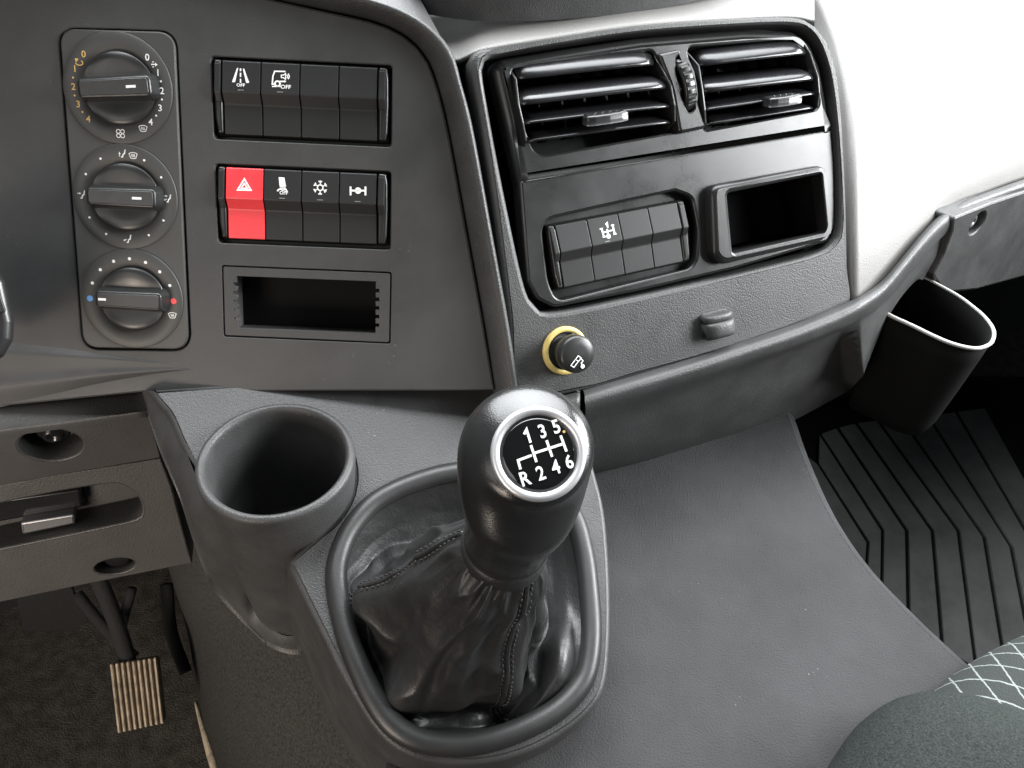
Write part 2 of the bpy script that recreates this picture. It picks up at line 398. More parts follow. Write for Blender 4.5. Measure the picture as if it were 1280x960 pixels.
# raised grained border sweeping round the fascia's right end
inn = [(120, -75), (330, -8), (400, 9), (470, 25), (512, 45), (537, 73), (550, 105), (565, 165), (588, 290), (608, 400), (622, 492)]
def shift(pts, dx, dy, k0=4):
    out = []
    for i, p in enumerate(pts):
        t = min(1, max(0, (i-1)/4)); out.append((p[0]+dx*t + (dx*0.35)*(1-t), p[1]-dy*(1-t)-dy*0.3*t*(1 if i < 6 else 0)))
    return out
rows = loftpx(FL, [(shift(inn, -5, -3), -0.006), (shift(inn, -3, -2), -0.003), (shift(inn, 1, 1), 0.0012), (shift(inn, 9, 10), 0.0048), (shift(inn, 18, 20), 0.0085), (shift(inn, 23, 26), 0.0094), (shift(inn, 26, 29), 0.0080), (shift(inn, 27, 31), 0.003), (shift(inn, 27, 32), -0.03)], 70)
mb = MB(); mb.grid(rows); mb.build('border', 'grain', fascia)
# hood behind the border, unseen run added to keep windscreen light off the floor
hb = [rows[-3][i] for i in range(0, 46, 3)]
hl = [hb[0] - AX*0.9, hb[0] - AX*0.4] + hb
mb = MB(); mb.grid([[p_ + BX*f_ + Vector((0, 0, z_)) for p_ in hl] for f_, z_ in ((0.0, 0.0), (0.06, 0.012), (0.3, 0.03), (0.9, 0.03))]); mb.build('hood', 'grain', fascia)
# soft double crease at the lower left
g = [(-300, 424), (40, 443), (120, 448), (200, 454), (262, 459)]
lo = [(-300, 520), (40, 480), (120, 470), (200, 463), (262, 460.5)]
def mixp(a, b, t): return [(p[0]*(1-t)+q[0]*t, p[1]*(1-t)+q[1]*t) for p, q in zip(a, b)]
taper = lambda x: [x*0.8, x*0.68, x*0.46, x*0.18, -0.0006]
rows = loftpx(FL, [(mixp(g, lo, -0.38), -0.0006), (mixp(g, lo, -0.16), taper(0.0026)), (mixp(g, lo, 0.0), taper(0.0046)), (mixp(g, lo, 0.22), taper(0.0042)), (mixp(g, lo, 0.6), taper(0.0040)), (mixp(g, lo, 0.92), taper(0.0062)), (mixp(g, lo, 1.12), taper(0.0050)), (mixp(g, lo, 1.55), -0.0006)], 50)
mb = MB(); mb.grid(smoothrows(rows, 3)); mb.build('crease', 'fascia', fascia)

# ================================================================== centre fascia
centre = thing('centre_fascia', 'grained centre dashboard panel angled away with satin black inset', 'dashboard panel', FM.W((850, 480)))
sl = [(588, 78), (593, 105), (601, 150), (616, 250), (634, 390), (647, 492)]
sr = [(1061, 385), (1061, 330), (1059, 240), (1054, 160), (1046, 95), (1033, 52), (1016, 29), (992, 20)]
st_ = [(930, 21), (800, 30), (690, 46), (625, 58), (598, 62)]
sout = FM.uvs(sl + [(727, 490), (800, 470), (900, 442), (1000, 408)] + sr + st_)
sout = [(p.x, p.y) for p in resample([(*q, 0) for q in sout], 170, True)]
hol = [(604, 88), (612, 140), (630, 236), (655, 352), (668, 380), (692, 391), (800, 370), (920, 342), (1015, 318), (1043, 303), (1050, 280), (1050, 210), (1045, 130), (1037, 80), (1022, 46), (996, 31), (930, 31), (800, 40), (690, 56), (625, 67), (610, 74)]
hp = [(p.x, p.y) for p in resample([(*FM.uv(p), 0) for p in hol], 130, True)]
mb = MB(); mb.plate(FM, sout, 0, 0.03, 0.004, holes=[(hp, 0.0035, 0.022, False)], seg=5)
mb.build('surround', 'grain', centre)
# satin inset: an upper plate with the vents, a lower plate with switches and tray
HB = -0.0045
def mk(pts, h=HB, n=90): return [(p.x, p.y) for p in resample([(*FM.uv(p, h), 0) for p in pts], n, True)]
up_ = FM.uvs([(650, 231), (632, 150), (616, 82), (628, 73), (700, 61), (800, 46), (930, 36), (994, 37), (1016, 53), (1029, 84), (1037, 130), (1041, 167)], HB)
up_o = rounded(up_, [0.001, 0.0, 0.010, 0.004, 0, 0, 0, 0.01, 0.01, 0.01, 0, 0.001], 5)
vl = FM.uvs([(637, 84), (816, 63), (832, 100), (847, 164), (669, 196), (650, 140)], HB)
vr = FM.uvs([(858, 59), (1000, 48), (1013, 70), (1026, 136), (881, 163), (872, 110)], HB)
VL = rounded(vl, [0.006, 0.004, 0.02, 0.002, 0.010, 0.03]); VR = rounded(vr, [0.004, 0.012, 0.02, 0.006, 0.002, 0.03])
mb = MB(); mb.plate(FM, up_o, HB, 0.014, 0.0070, holes=[(VL, 0.0016, 0.05, True), (VR, 0.0016, 0.05, True)], seg=5)
mb.build('upper_inset', 'satin', centre)
lo_ = FM.uvs([(650, 225.5), (1041, 161), (1046, 210), (1046, 282), (1036, 302), (920, 336), (800, 364), (694, 385), (672, 374), (660, 352)], HB)
lo_o = rounded(lo_, [0.001, 0.001, 0, 0.008, 0.006, 0, 0, 0.008, 0.008, 0.006], 5)
B3h = rounded(FM.uvs([(677, 276), (760, 257), (845, 238.5), (866, 246), (874, 290), (870, 334), (780, 356), (697, 377), (686, 352)], HB), [0.010, 0, 0.004, 0.008, 0.03, 0.010, 0, 0.008, 0.03])
TR_o = rounded(FM.uvs([(907, 239.5), (1027.5, 215), (1034.5, 290), (915, 318)], HB), 0.0022)
mb = MB(); mb.plate(FM, lo_o, HB-0.0008, 0.014, 0.0022, holes=[(B3h, 0.002, 0.010, True), (TR_o, 0.0012, 0.012, False)], seg=4)
mb.build('lower_inset', 'satin', centre)
# pillar between the vents with a slot for the thumbwheel
pl = FM.uvs([(823, 67), (850, 61), (864, 95), (884, 160), (850, 167), (840, 110)], 0.001)
slot = FM.uvs([(845, 69), (856, 68), (866, 90), (871, 118), (868, 138), (861, 142), (852, 120), (845, 90)], 0.001)
mb = MB(); mb.plate(FM, rounded(pl, [0.002, 0.002, 0.05, 0.003, 0.003, 0.05]), 0.001, 0.03, 0.0022, holes=[(rounded(slot, 0.006), 0.0012, 0.010, True)], seg=4)
mb.build('vent_pillar', 'satin', centre)

# ================================================================== dashboard top and added dark backing behind the seams
mb = MB()  # black sheets added to stop light leaking through the seams
lft = [FL.W(p, -0.030) for p in ((-60, -40), (300, -40), (600, 20), (660, 300), (690, 520))]
rows = loftpx(FL, [([(-330, -100), (300, -60), (440, -20), (500, 20), (545, 60)], -0.026), ([(-330, 200), (300, 220), (500, 230), (600, 250), (622, 250)], -0.026), ([(-330, 535), (300, 486), (500, 484), (620, 480), (650, 475)], -0.026)], 20)
mb.grid(rows)
rows = loftpx(FM, [([(590, 80), (700, 55), (900, 35), (980, 20), (1010, 30)], -0.060), ([(590, 250), (700, 250), (900, 240), (1040, 220), (1066, 220)], -0.060), ([(640, 500), (700, 500), (900, 440), (1040, 390), (1068, 385)], -0.060)], 20)
mb.grid(rows)
structure(mb.build('dashboard_backing', 'void'), 'black backing added behind the dashboard panels to stop light leaks')
dt = thing('dash_top', 'pale lit dashboard top rolling away behind the air vents', 'dashboard top', FM.W((800, 20), -0.02))
k0 = [(520, 80), (568, 78), (605, 64), (690, 49), (800, 33), (930, 24), (990, 22), (1018, 27)]
KD = [-0.030, -0.011, -0.002, 0, 0, 0, 0, 0]
def up_px(pts, d): return [(p[0], p[1]-d) for p in pts]
hd = lambda h: [h+k for k in KD]
rows = loftpx(FM, [(up_px(k0, -6), hd(-0.016)), (up_px(k0, -3), hd(-0.005)), (up_px(k0, 1), hd(-0.0015)), (up_px(k0, 6), hd(-0.003)), (up_px(k0, 14), hd(-0.010)), (up_px(k0, 24), hd(-0.022)), (up_px(k0, 36), hd(-0.042)), (up_px(k0, 55), hd(-0.080)), (up_px(k0, 95), hd(-0.15))], 70)
rows = smoothrows(rows, 2)
for fwd, dz in ((0.18, 0.03), (0.45, 0.05), (0.75, 0.06)): rows.append([p_ + BX*fwd + Vector((0, 0, dz)) for p_ in rows[16]])  # unseen forward rows, added to keep windscreen light off the floor
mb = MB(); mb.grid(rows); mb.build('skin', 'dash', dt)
# oval tray rim on the dash top
c = FM.W((690, -70), -0.05)
tc_ = Frame(c, AX, BX + Vector((0, 0, 0.05)))
ring = [(p.x, p.y) for p in resample([(-0.115, 0.01, 0), (-0.07, -0.035, 0), (0.02, -0.045, 0), (0.11, -0.03, 0), (0.15, 0.02, 0), (0.11, 0.07, 0), (0.0, 0.085, 0), (-0.09, 0.06, 0)], 80, True)]
mb = MB(); mb.plate(tc_, offset(ccw(ring), 0.016), 0.004, 0.03, 0.006, holes=[(ring, 0.003, 0.02, True)], seg=4); mb.build('tray_rim', 'grain', dt)

# ================================================================== passenger's dashboard
YD = radians(40); FDo = FM.W((1066, 372))
FD = Frame(FDo, (cos(YD), sin(YD), 0), (-sin(YD)*0.5, cos(YD)*0.5, 0.8445))
pd = thing('passenger_dashboard', 'pale overexposed dashboard skin right of the centre panel', 'dashboard', FDo)
b0 = [(1068, 378), (1102, 352), (1140, 306), (1184, 259), (1230, 240), (1290, 219), (1400, 190)]
b1 = [(1068, 300), (1110, 278), (1160, 238), (1210, 205), (1260, 185), (1310, 165), (1420, 135)]
b2 = [(1066, 200), (1120, 180), (1180, 150), (1240, 125), (1290, 105), (1340, 85), (1450, 60)]
b3 = [(1058, 100), (1120, 85), (1190, 60), (1250, 40), (1310, 20), (1370, 0), (1470, -20)]
b4 = [(1040, 35), (1110, 15), (1190, -10), (1260, -30), (1330, -50), (1390, -60), (1490, -80)]
b5 = [(1012, -20), (1090, -50), (1180, -80), (1260, -100), (1330, -120), (1400, -130), (1500, -150)]
rows = loftpx(FD, [(mixp(b0, b1, -0.06), -0.02), (b0, -0.004), (mixp(b0, b1, 0.06), 0.0), (b1, 0.0), (b2, -0.012), (b3, -0.040), (b4, -0.085), (b5, -0.14)], 60)
rows = [[r[0] - FM.n*0.035 - FM.u*0.02] + [r[0] - FM.n*0.005 - FM.u*0.001] + r for r in rows]
rows = smoothrows(rows, 3)
last = rows[-1]
for fwd, dz in ((0.20, 0.03), (0.45, 0.05), (0.75, 0.06)): rows.append([p_ + BX*fwd + Vector((0, 0, dz)) for p_ in last])  # unseen run ahead, added to shield the footwell from windscreen light
rows = [r + [r[-1] + AX*0.3, r[-1] + AX*0.9] for r in rows]
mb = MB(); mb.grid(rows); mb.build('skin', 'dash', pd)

# ridge trim running under the centre and passenger dashboards
trim = thing('lower_trim', 'long curved grained trim strip under the centre panel', 'trim strip', FM.W((850, 540)))
t0 = [(729, 488), (800, 467), (867, 447), (930, 426), (995, 404), (1062, 377)]
rows = loftpx(FM, [(t0, -0.010), (t0, 0.001), ([(x+1, y+2.5) for x, y in t0], 0.0065), ([(x+2, y+7) for x, y in t0], 0.0115), ([(x+2, y+14) for x, y in t0], 0.0140), ([(x+3, y+21) for x, y in t0], 0.0130), ([(x+3, y+28) for x, y in t0], 0.0085),
    ([(731, 535), (802, 512), (870, 490), (933, 467), (998, 440), (1066, 410)], -0.010),
    ([(733, 580), (805, 556), (874, 534), (938, 512), (1003, 480), (1068, 440)], -0.040),
    ([(733, 600), (805, 590), (874, 570), (938, 550), (1003, 520), (1075, 480)], -0.085)], 50)
t1 = [(1062, 377), (1085, 363), (1104, 348), (1126, 322), (1150, 293), (1172, 270), (1187, 259)]
def tr(pts, dx, dy): return [(x+dx, y+dy) for x, y in pts]
rows2 = loftpx(FD, [(t1, -0.012), (tr(t1, 0.5, 0.5), 0.001), (tr(t1, 1, 3), 0.007), (tr(t1, 2, 8), 0.0115), (tr(t1, 3, 14), 0.013), (tr(t1, 4, 20), 0.0115), (tr(t1, 5, 27), 0.006),
    ([(1066, 410), (1088, 395), (1108, 376), (1130, 350), (1153, 322), (1172, 302), (1185, 292)], 0.002),
    ([(1068, 440), (1086, 420), (1107, 392), (1129, 362), (1150, 338), (1166, 326), (1175, 318)], -0.004),
    ([(1075, 480), (1088, 446), (1106, 404), (1126, 372), (1146, 350), (1154, 350), (1157, 343)], -0.012)], 36)
mb = MB()
blend = [a + b for a, b in zip([r[:-2] for r in rows], [r[2:] for r in rows2])]
mb.grid(smoothrows(blend, 3)); mb.build('strip', 'grain', trim)
# end piece left of the seam, behind the gear knob
ep = [(640, 496), (680, 498), (710, 493), (725, 489)]
rows = loftpx(FM, [(ep, -0.010), (ep, 0.001), (tr(ep, 0, 3), 0.008), (tr(ep, 0, 10), 0.0125), (tr(ep, 0, 20), 0.0125), (tr(ep, 0, 28), 0.008), (tr(ep, 1, 50), -0.010), (tr(ep, 2, 95), -0.042)], 20)
rows = [r + [r[-1] - FM.n*0.02] for r in rows]
mb = MB(); mb.grid(smoothrows(rows, 3)); mb.build('end_piece', 'grain', trim)
# passenger's lower panel with a screw recess
gp = thing('glovebox_panel', 'grey lower dashboard panel with a round screw recess', 'dashboard panel', FD.W((1240, 330)))
t2 = [(1190, 258), (1210, 248), (1240, 237), (1280, 223), (1340, 204), (1420, 180)]
rows = loftpx(FD, [(t2, -0.012), (tr(t2, 0, 0.5), 0.0), (tr(t2, 0, 3), 0.0055), (tr(t2, 0.5, 8), 0.0095), (tr(t2, 1, 13), 0.0095), (tr(t2, 1, 17), 0.007)], 40)
rows = [[r[0] - FD.n*0.02] + r for r in rows]
mb = MB(); mb.grid(smoothrows(rows, 3)); mb.build('top_edge', 'grain', gp)
FG = Frame(FD.W((1230, 300), -0.002), (cos(YD), sin(YD), 0), (-sin(YD)*0.12, cos(YD)*0.12, 0.99))
gpo = FG.uvs([(1192, 272), (1240, 253), (1345, 218), (1420, 195), (1440, 300), (1300, 340), (1220, 362), (1180, 366), (1166, 344), (1180, 318), (1190, 290)])
sc = FG.uv((1222, 279)); scr = circle(sc, 0.0125, 32, 0.0105)
mb = MB(); mb.plate(FG, rounded(gpo, 0.004), 0.000, 0.02, 0.002, holes=[(scr, 0.0015, 0.018, True)]); mb.build('face', 'grain', gp)
mb = MB(); mb.lathe(FG, sc, [(0.0075, -0.014), (0.0075, -0.006), (0.006, -0.004), (0.0022, -0.0035), (0.0018, -0.006), (0.0, -0.006)], 24); mb.build('screw', 'steel', gp)

# underside of the glovebox, unseen, added to block window light from the footwell
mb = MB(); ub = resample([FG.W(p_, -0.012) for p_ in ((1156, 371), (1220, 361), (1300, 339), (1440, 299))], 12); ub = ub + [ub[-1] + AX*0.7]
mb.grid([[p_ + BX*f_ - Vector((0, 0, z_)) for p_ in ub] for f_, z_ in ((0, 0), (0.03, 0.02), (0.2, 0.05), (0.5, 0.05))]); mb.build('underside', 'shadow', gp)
# bottle holder
bh = thing('bottle_holder', 'oval bottle holder with shade-black body and thin bright rim under passenger dashboard', 'bottle holder', at_z((1165, 410), 0.40))
bp = [(1107, 389), (1112, 371), (1121, 352), (1130, 343), (1152, 346), (1176, 358), (1199, 371), (1219, 386), (1232, 398), (1241, 411), (1242, 422), (1236, 431), (1217, 435.5), (1183, 427), (1136, 405), (1116, 396)]
ZB = 0.575
rim = resample([at_z(p, ZB) for p in bp], 80, True)
cc = sum(rim, Vector())/len(rim)
mb = MB(); mb.tube(rim, 0.0016, 8, True); mb.build('rim', 'rim', bh)
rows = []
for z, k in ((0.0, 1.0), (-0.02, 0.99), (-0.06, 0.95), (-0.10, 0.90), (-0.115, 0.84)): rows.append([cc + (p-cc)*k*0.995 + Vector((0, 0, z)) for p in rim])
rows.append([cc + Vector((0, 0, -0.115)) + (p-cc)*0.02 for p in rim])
mb = MB(); mb.grid(rows, cu=True); mb.build('cup', 'void', bh, solid=0.002)  # body coloured black in place of the shade around it

# ================================================================== climate control panel
climate = thing('climate_control_panel', 'tall dark plate with three round heater dials', 'control panel', FL.W((170, 436)))
hvp = rounded(FL.uvs([(74, 35.5), (218, 40), (235.5, 437), (104, 434.5)], 0.0015), [0.009, 0.009, 0.010, 0.009])
HP = 0.0015
mb = MB(); mb.plate(FL, hvp, HP, 0.009, 0.0009); mb.build('faceplate', 'dial', climate)
DIALS = [((146.9, 110.4), (147.2, 110.5), 0.0345, 0), ((156, 246.5), (155.5, 247), 0.0340, 0), ((165, 373.9), (164.5, 374.5), 0.0338, 1)]
HR = HP + 0.0012
def dot(mb, p, r, h): mb.poly(FL, circle(FL.uv(p, h), r, 16), h)
def icon_screen(mb, fr, c, s, h):
    """windscreen: a fan shape with wavy lines"""
    P = lambda x, y: (c[0]+x*s, c[1]+y*s)
    mb.stroke(fr, [P(-1, .45), P(-.5, .68), P(0, .75), P(.5, .68), P(1, .45), P(.62, -.6), P(0, -.72), P(-.62, -.6)], s*0.16, h, True)
    for x in (-.32, 0, .32): mb.stroke(fr, [P(x, -.35), P(x+.08, -.1), P(x-.08, .12), P(x, .36)], s*0.14, h)
def icon_seat(mb, fr, c, s, h, arrows):
    P = lambda x, y: (c[0]+x*s, c[1]+y*s)
    mb.stroke(fr, [P(.65, .9), P(.55, .2), P(.1, -.05), P(-.05, -.75), P(-.5, -.8)], s*0.32, h)
    mb.poly(fr, circle(P(.75, 1.15), s*0.2, 10), h)
    for (ax, ay, dx, dy) in arrows:
        q = math.hypot(dx, dy); ex, ey = dx/q, dy/q
        mb.stroke(fr, [P(ax, ay), P(ax+dx*.7, ay+dy*.7)], s*0.2, h)
        mb.poly(fr, [P(ax+dx, ay+dy), P(ax+dx*.5-ey*.32, ay+dy*.5+ex*.32), P(ax+dx*.5+ey*.32, ay+dy*.5-ex*.32)], h)
for k, (rc, kc, R, side) in enumerate(DIALS):
    c = FL.uv(rc, HR); kcuv = FL.uv(kc, HR+0.003); r = R*0.985
    mb = MB(); mb.lathe(FL, c, [(r, HP-0.001), (r, HR-0.0004), (r-0.0006, HR), (0.0215, HR), (0.0212, HR-0.0006), (0.0205, HR-0.002)], 72)
    ring = mb.build('dial_ring', 'dial', climate)
    kr = (0.0222, 0.0215, 0.0211)[k]; c2 = kcuv
    # domed knob, scooped either side of the grip
    mb = MB(); rows = []; N = 72
    for rr in (1.0, 1.0, 0.985, 0.95, 0.88, 0.78, 0.65, 0.5, 0.35, 0.2, 0.08, 0.0):
        row = []
        for j in range(N):
            a = 2*pi*j/N; x, y = rr*cos(a), rr*sin(a)
            base = HR + (0.0022 if rows else -0.002)
            hh = base if rr > 0.99 else base + 0.0034*(1-rr**6) - 0.0042*(1-min(1, abs(y)/0.95)**1.5)*(1 - rr**8)
            row.append(FL.P(c2[0]+x*kr, c2[1]+y*kr, hh))
        rows.append(row)
    mb.grid(rows, cu=True); kn = mb.build('knob', 'knob', climate)
    tilt = (radians(5), radians(0), radians(-1))[k]
    KF = Frame(FL.P(c2[0], c2[1], 0), FL.u*cos(tilt)+FL.v*sin(tilt), FL.v*cos(tilt)-FL.u*sin(tilt))
    L = kr*1.0; wd = kr*0.29
    bar = [(-L*1.02, -wd*0.92), (L*1.03, -wd*1.02), (L*1.03, wd*1.02), (-L*1.02, wd*0.92)]
    mb = MB(); mb.plate(KF, rounded(bar, 0.0030, 8), HR+0.0090, 0.0090, 0.0020, seg=6, taper=0.0022); gr = mb.build('grip', 'knob', kn)
    px_ = (0.34*L, 0.62*L) if not side else (-0.90*L, -0.66*L)
    mb = MB(); mb.poly(KF, rounded(rect(px_[0], -0.0008, px_[1], 0.0008), 0.0003), HR+0.0092); mb.build('pointer_mark', 'white', kn)
    # printed marks
    mw, ma = MB(), MB(); H = HR+0.00015
    z1 = lambda x, y: (60+x/4.571, 20+y/4.571)
    z2 = lambda x, y: (60+x/3.429, 170+y/3.429)
    if k == 0:
        for t, x, y in (('0', 567, 235), ('1', 628, 323), ('2', 651, 427), ('3', 640, 525), ('4', 586, 605)): mw.text(FL, t, FL.uv(z1(x, y), H), 0.0041, H, bold=0.012)
        for x, y in ((645, 373), (651, 477), (618, 569)): dot(mw, z1(x, y), 0.00062, H)
        for t, x, y in (('0', 203, 217), ('1', 153, 300), ('2', 145, 403), ('3', 172, 503), ('4', 230, 588)): ma.text(FL, t, FL.uv(z1(x, y), H), 0.0041, H, bold=0.012)
        for x, y in ((143, 352), (152, 454), (197, 548)): dot(ma, z1(x, y), 0.00062, H)
        q = FL.uv(z1(178, 256), H); ma.stroke(FL, [(q[0]+0.0022*cos(a), q[1]-0.0012+0.0014*sin(a)) for a in [radians(d) for d in range(60, -200, -20)]], 0.0006, H)
        ma.poly(FL, [(q[0]-0.0002, q[1]+0.0012), (q[0]-0.0026, q[1]+0.0014), (q[0]-0.0020, q[1]-0.0010)], H)
        q = FL.uv(z1(606, 277), H); mw.stroke(FL, [(q[0]-0.0018, q[1]), (q[0]+0.001, q[1])], 0.0006, H); mw.poly(FL, [(q[0]+0.0022, q[1]), (q[0]+0.0006, q[1]+0.0012), (q[0]+0.0006, q[1]-0.0012)], H)
        for s in (-1, 1): mw.poly(FL, circle((q[0]-0.0006, q[1]+s*0.0015), 0.0004, 10), H)
        q = FL.uv(z1(414, 672), H)
        for sx in (-1, 1):
            for sy in (-1, 1):
                mw.stroke(FL, [(q[0]+sx*0.0013+0.0012*cos(a), q[1]+sy*0.0013+0.0012*sin(a)) for a in [radians(d) for d in range(0, 360, 30)]], 0.0005, H, True)
        icon_screen(mw, FL, FL.uv(z1(543, 643), H), 0.0026, H)
    elif k == 1:
        for x, y in ((225, 97), (162, 163), (178, 349), (249, 420), (432, 425), (495, 362), (485, 177), (412, 104)): dot(mw, z2(x, y), 0.00075, H)
        icon_seat(mw, FL, FL.uv(z2(320, 78), H), 0.0022, H, [(-.9, -.7, 0, 1.4)])
        icon_screen(mw, FL, FL.uv(z2(365, 84), H), 0.0026, H)
        icon_seat(mw, FL, FL.uv(z2(146, 254), H), 0.0023, H, [(-1.3, .5, 1.1, 0)])
        icon_seat(mw, FL, FL.uv(z2(344, 444), H), 0.0023, H, [(-.4, .1, -1.0, -.5)])
        icon_seat(mw, FL, FL.uv(z2(515, 271), H), 0.0022, H, [(-1.1, .9, .9, 0), (-.4, .1, -1.0, -.5)])
    else:
        for x, y in ((190, 630), (224, 573), (281, 537), (349, 526), (418, 542), (479, 582), (522, 641)): dot(mw, z2(x, y), 0.00105, H)
        icon_screen(mw, FL, FL.uv(z2(533, 769), H), 0.0026, H)
        mb = MB(); dot(mb, z2(180, 696), 0.0020, H); mb.build('cold_mark', 'blue', ring)
        mb = MB(); dot(mb, z2(538, 708), 0.0020, H); mb.build('hot_mark', 'reddot', ring)
    mw.build('printed_marks', 'white', ring)
    if k == 0: ma.build('amber_marks', 'amber', ring)
    else: ma.bm.free()

# ================================================================== switch banks
def switch_bank(fr, b, h0, label, draw, red=None, group='banks of rocker switches'):
    """draw: {index: function(mesh, face_frame, centre, h)}"""
    u0, u1, v0, v1 = b; wd = (u1-u0)/4; hgt = v1-v0
    t = thing('switch_bank', label, 'switch bank', fr.P((u0+u1)/2, v0-0.003, h0), group)
    bk = MB(); bk.plate(fr, rounded(rect(u0-0.0058, v0-0.0012, u1+0.0072, v1+0.0012), 0.0018), h0-0.0035, 0.004, 0.0004, back=True); bk.build('frame', 'void', t)
    for s in (-1, 1):
        if s < 0: o = [(u0-0.0056, v1-0.004), (u0-0.0048, v1+0.0004), (u0-0.0005, v1+0.0004), (u0-0.0005, v0+0.0002), (u0-0.0040, v0+0.0004), (u0-0.0054, v0+0.010)]
        else: o = [(u1+0.0005, v1+0.0004), (u1+0.0058, v1+0.0002), (u1+0.0068, v1-0.006), (u1+0.0070, (v0+v1)/2), (u1+0.0064, v0+0.005), (u1+0.0052, v0+0.0002), (u1+0.0005, v0+0.0002)]
        m_ = MB(); vm = v1-hgt*0.43; vn = v1-hgt*0.57
        m_.plate(fr, rounded(o, 0.0012, 4), h0+0.0016, 0.006, 0.0018, seg=4); m_.build('end_bracket', 'satin', t)
        ue = (u0-0.0046, u0-0.0007) if s < 0 else (u1+0.0007, u1+0.0052)
        m_ = MB(); m_.prism(fr, [(v1-0.001, h0), (v1-0.0018, h0+0.0024), (vm, h0+0.0052), (vn, h0+0.0018), (vn, h0)], *ue); m_.build('bracket_step', 'switch', t, bevel=0.0007)
    for i in range(4):
        a, c = u0+wd*i+0.00035, u0+wd*(i+1)-0.00035
        vm = v1-hgt*0.43; vn = v1-hgt*0.575
        prof = [(v1, h0-0.004), (v1, h0+0.0008), (v1-0.0006, h0+0.0014), (vm+0.0005, h0+0.0046), (vm-0.0002, h0+0.0044), (vn, h0+0.0006), (vn-0.001, h0+0.0004), (v0+0.0006, h0+0.0011), (v0, h0+0.0006), (v0, h0-0.004)]
        m_ = MB(); m_.prism(fr, prof, a, c)
        sw = m_.build('switch', 'red' if i == red else 'switch', t, bevel=0.00035, fix=True)
        if i in draw:
            # frame of the sloping upper face
            pA = fr.P((a+c)/2, v1-0.0006, h0+0.0014); pB = fr.P((a+c)/2, vm+0.0005, h0+0.0046)
            ff = Frame((pA+pB)/2, fr.u, pA-pB); m_ = MB(); draw[i](m_, ff); m_.build('symbol', 'white', sw)
            if i != red:
                m_ = MB(); q = -0.45*(pA-pB).length; m_.poly(ff, rect(-0.0019, q-0.0003, 0.0019, q+0.0003), 0.0002); m_.build('indicator', 'grey', sw)
    return t
S3 = 3.5538
def pxer(ff): return lambda x, y: ff.uv((250+x/S3, 50+y/S3), 0.0002)
Hs = 0.0002
def lane(m_, ff):
    p = pxer(ff)
    m_.poly(ff, [p(164, 124), p(170, 124), p(156, 187), p(142, 187)], Hs); m_.poly(ff, [p(190, 127), p(196, 127), p(219, 190), p(205, 190)], Hs)
    for a, b in ((126, 138), (146, 164), (172, 190)): m_.stroke(ff, [p(180, a), p(180, b)], 0.0009, Hs)
    m_.text(ff, 'OFF', p(181, 200), 0.0020, Hs, bold=0.02, sx=1.15)
def truckoff(m_, ff):
    p = pxer(ff)
    m_.stroke(ff, [p(380, 140), p(332, 139), p(324, 160), p(321, 196), p(330, 196)], 0.0009, Hs)
    m_.stroke(ff, [p(320, 206), p(358, 206)], 0.0008, Hs)
    c = p(344, 194); m_.stroke(ff, [(c[0]+0.0016*cos(k*pi/8), c[1]+0.0016*sin(k*pi/8)) for k in range(16)], 0.0010, Hs, True)
    m_.stroke(ff, [p(354, 184), p(376, 184)], 0.0009, Hs); m_.poly(ff, [p(384, 184), p(374, 178), p(374, 190)], Hs)
    m_.stroke(ff, [p(361, 156), p(370, 156), p(380, 149), p(380, 175), p(370, 167), p(361, 167)], 0.0006, Hs, True)
    m_.stroke(ff, [p(386, 154), p(389, 162), p(386, 170)], 0.0006, Hs); m_.stroke(ff, [p(392, 149), p(397, 162), p(392, 174)], 0.0007, Hs)
    m_.text(ff, 'OFF', p(381, 208), 0.0025, Hs, bold=0.02, sx=1.1)
def hazard(m_, ff):
    p = pxer(ff)
    m_.stroke(ff, [p(197, 617), p(167, 666), p(226, 667)], 0.0010, Hs, True); m_.stroke(ff, [p(197, 637), p(183, 659), p(211, 659)], 0.0009, Hs, True)
def skid(m_, ff):
    p = pxer(ff)
    m_.poly(ff, [p(349, 609), p(375, 611), p(382, 651), p(354, 653)], Hs)
    m_.poly(ff, [p(355, 656), p(381, 654), p(379, 660), p(357, 661)], Hs)
    m_.stroke(ff, [p(344, 667), p(356, 661), p(368, 668), p(383, 661)], 0.0008, Hs)
    for x in (346, 384): m_.poly(ff, [p(x-6, 672), p(x+6, 672), p(x, 662)], Hs)
    m_.text(ff, 'OFF', p(372, 679), 0.0022, Hs, bold=0.02, sx=1.05)
def snow(m_, ff):
    p = pxer(ff); c = p(534, 656); r = 0.0046
    m_.stroke(ff, [(c[0]+r*0.42*cos(k*pi/3), c[1]+r*0.42*sin(k*pi/3)) for k in range(6)], 0.0007, Hs, True)
    for k in range(6):
        a = k*pi/3+pi/6; d = (cos(a), sin(a)); e = (-d[1], d[0])
        m_.stroke(ff, [(c[0]+d[0]*r*0.4, c[1]+d[1]*r*0.4), (c[0]+d[0]*r, c[1]+d[1]*r)], 0.0006, Hs)
        m_.stroke(ff, [(c[0]+d[0]*r*.95+e[0]*r*.25, c[1]+d[1]*r*.95+e[1]*r*.25), (c[0]+d[0]*r*.68, c[1]+d[1]*r*.68), (c[0]+d[0]*r*.95-e[0]*r*.25, c[1]+d[1]*r*.95-e[1]*r*.25)], 0.0006, Hs)
def axle(m_, ff):
    p = pxer(ff)
    for x in (669, 735): m_.stroke(ff, [p(x, 651), p(x, 690)], 0.0012, Hs)
    m_.stroke(ff, [p(671, 669), p(734, 669)], 0.0012, Hs); m_.poly(ff, circle(p(702, 669), 0.0021, 16), Hs)
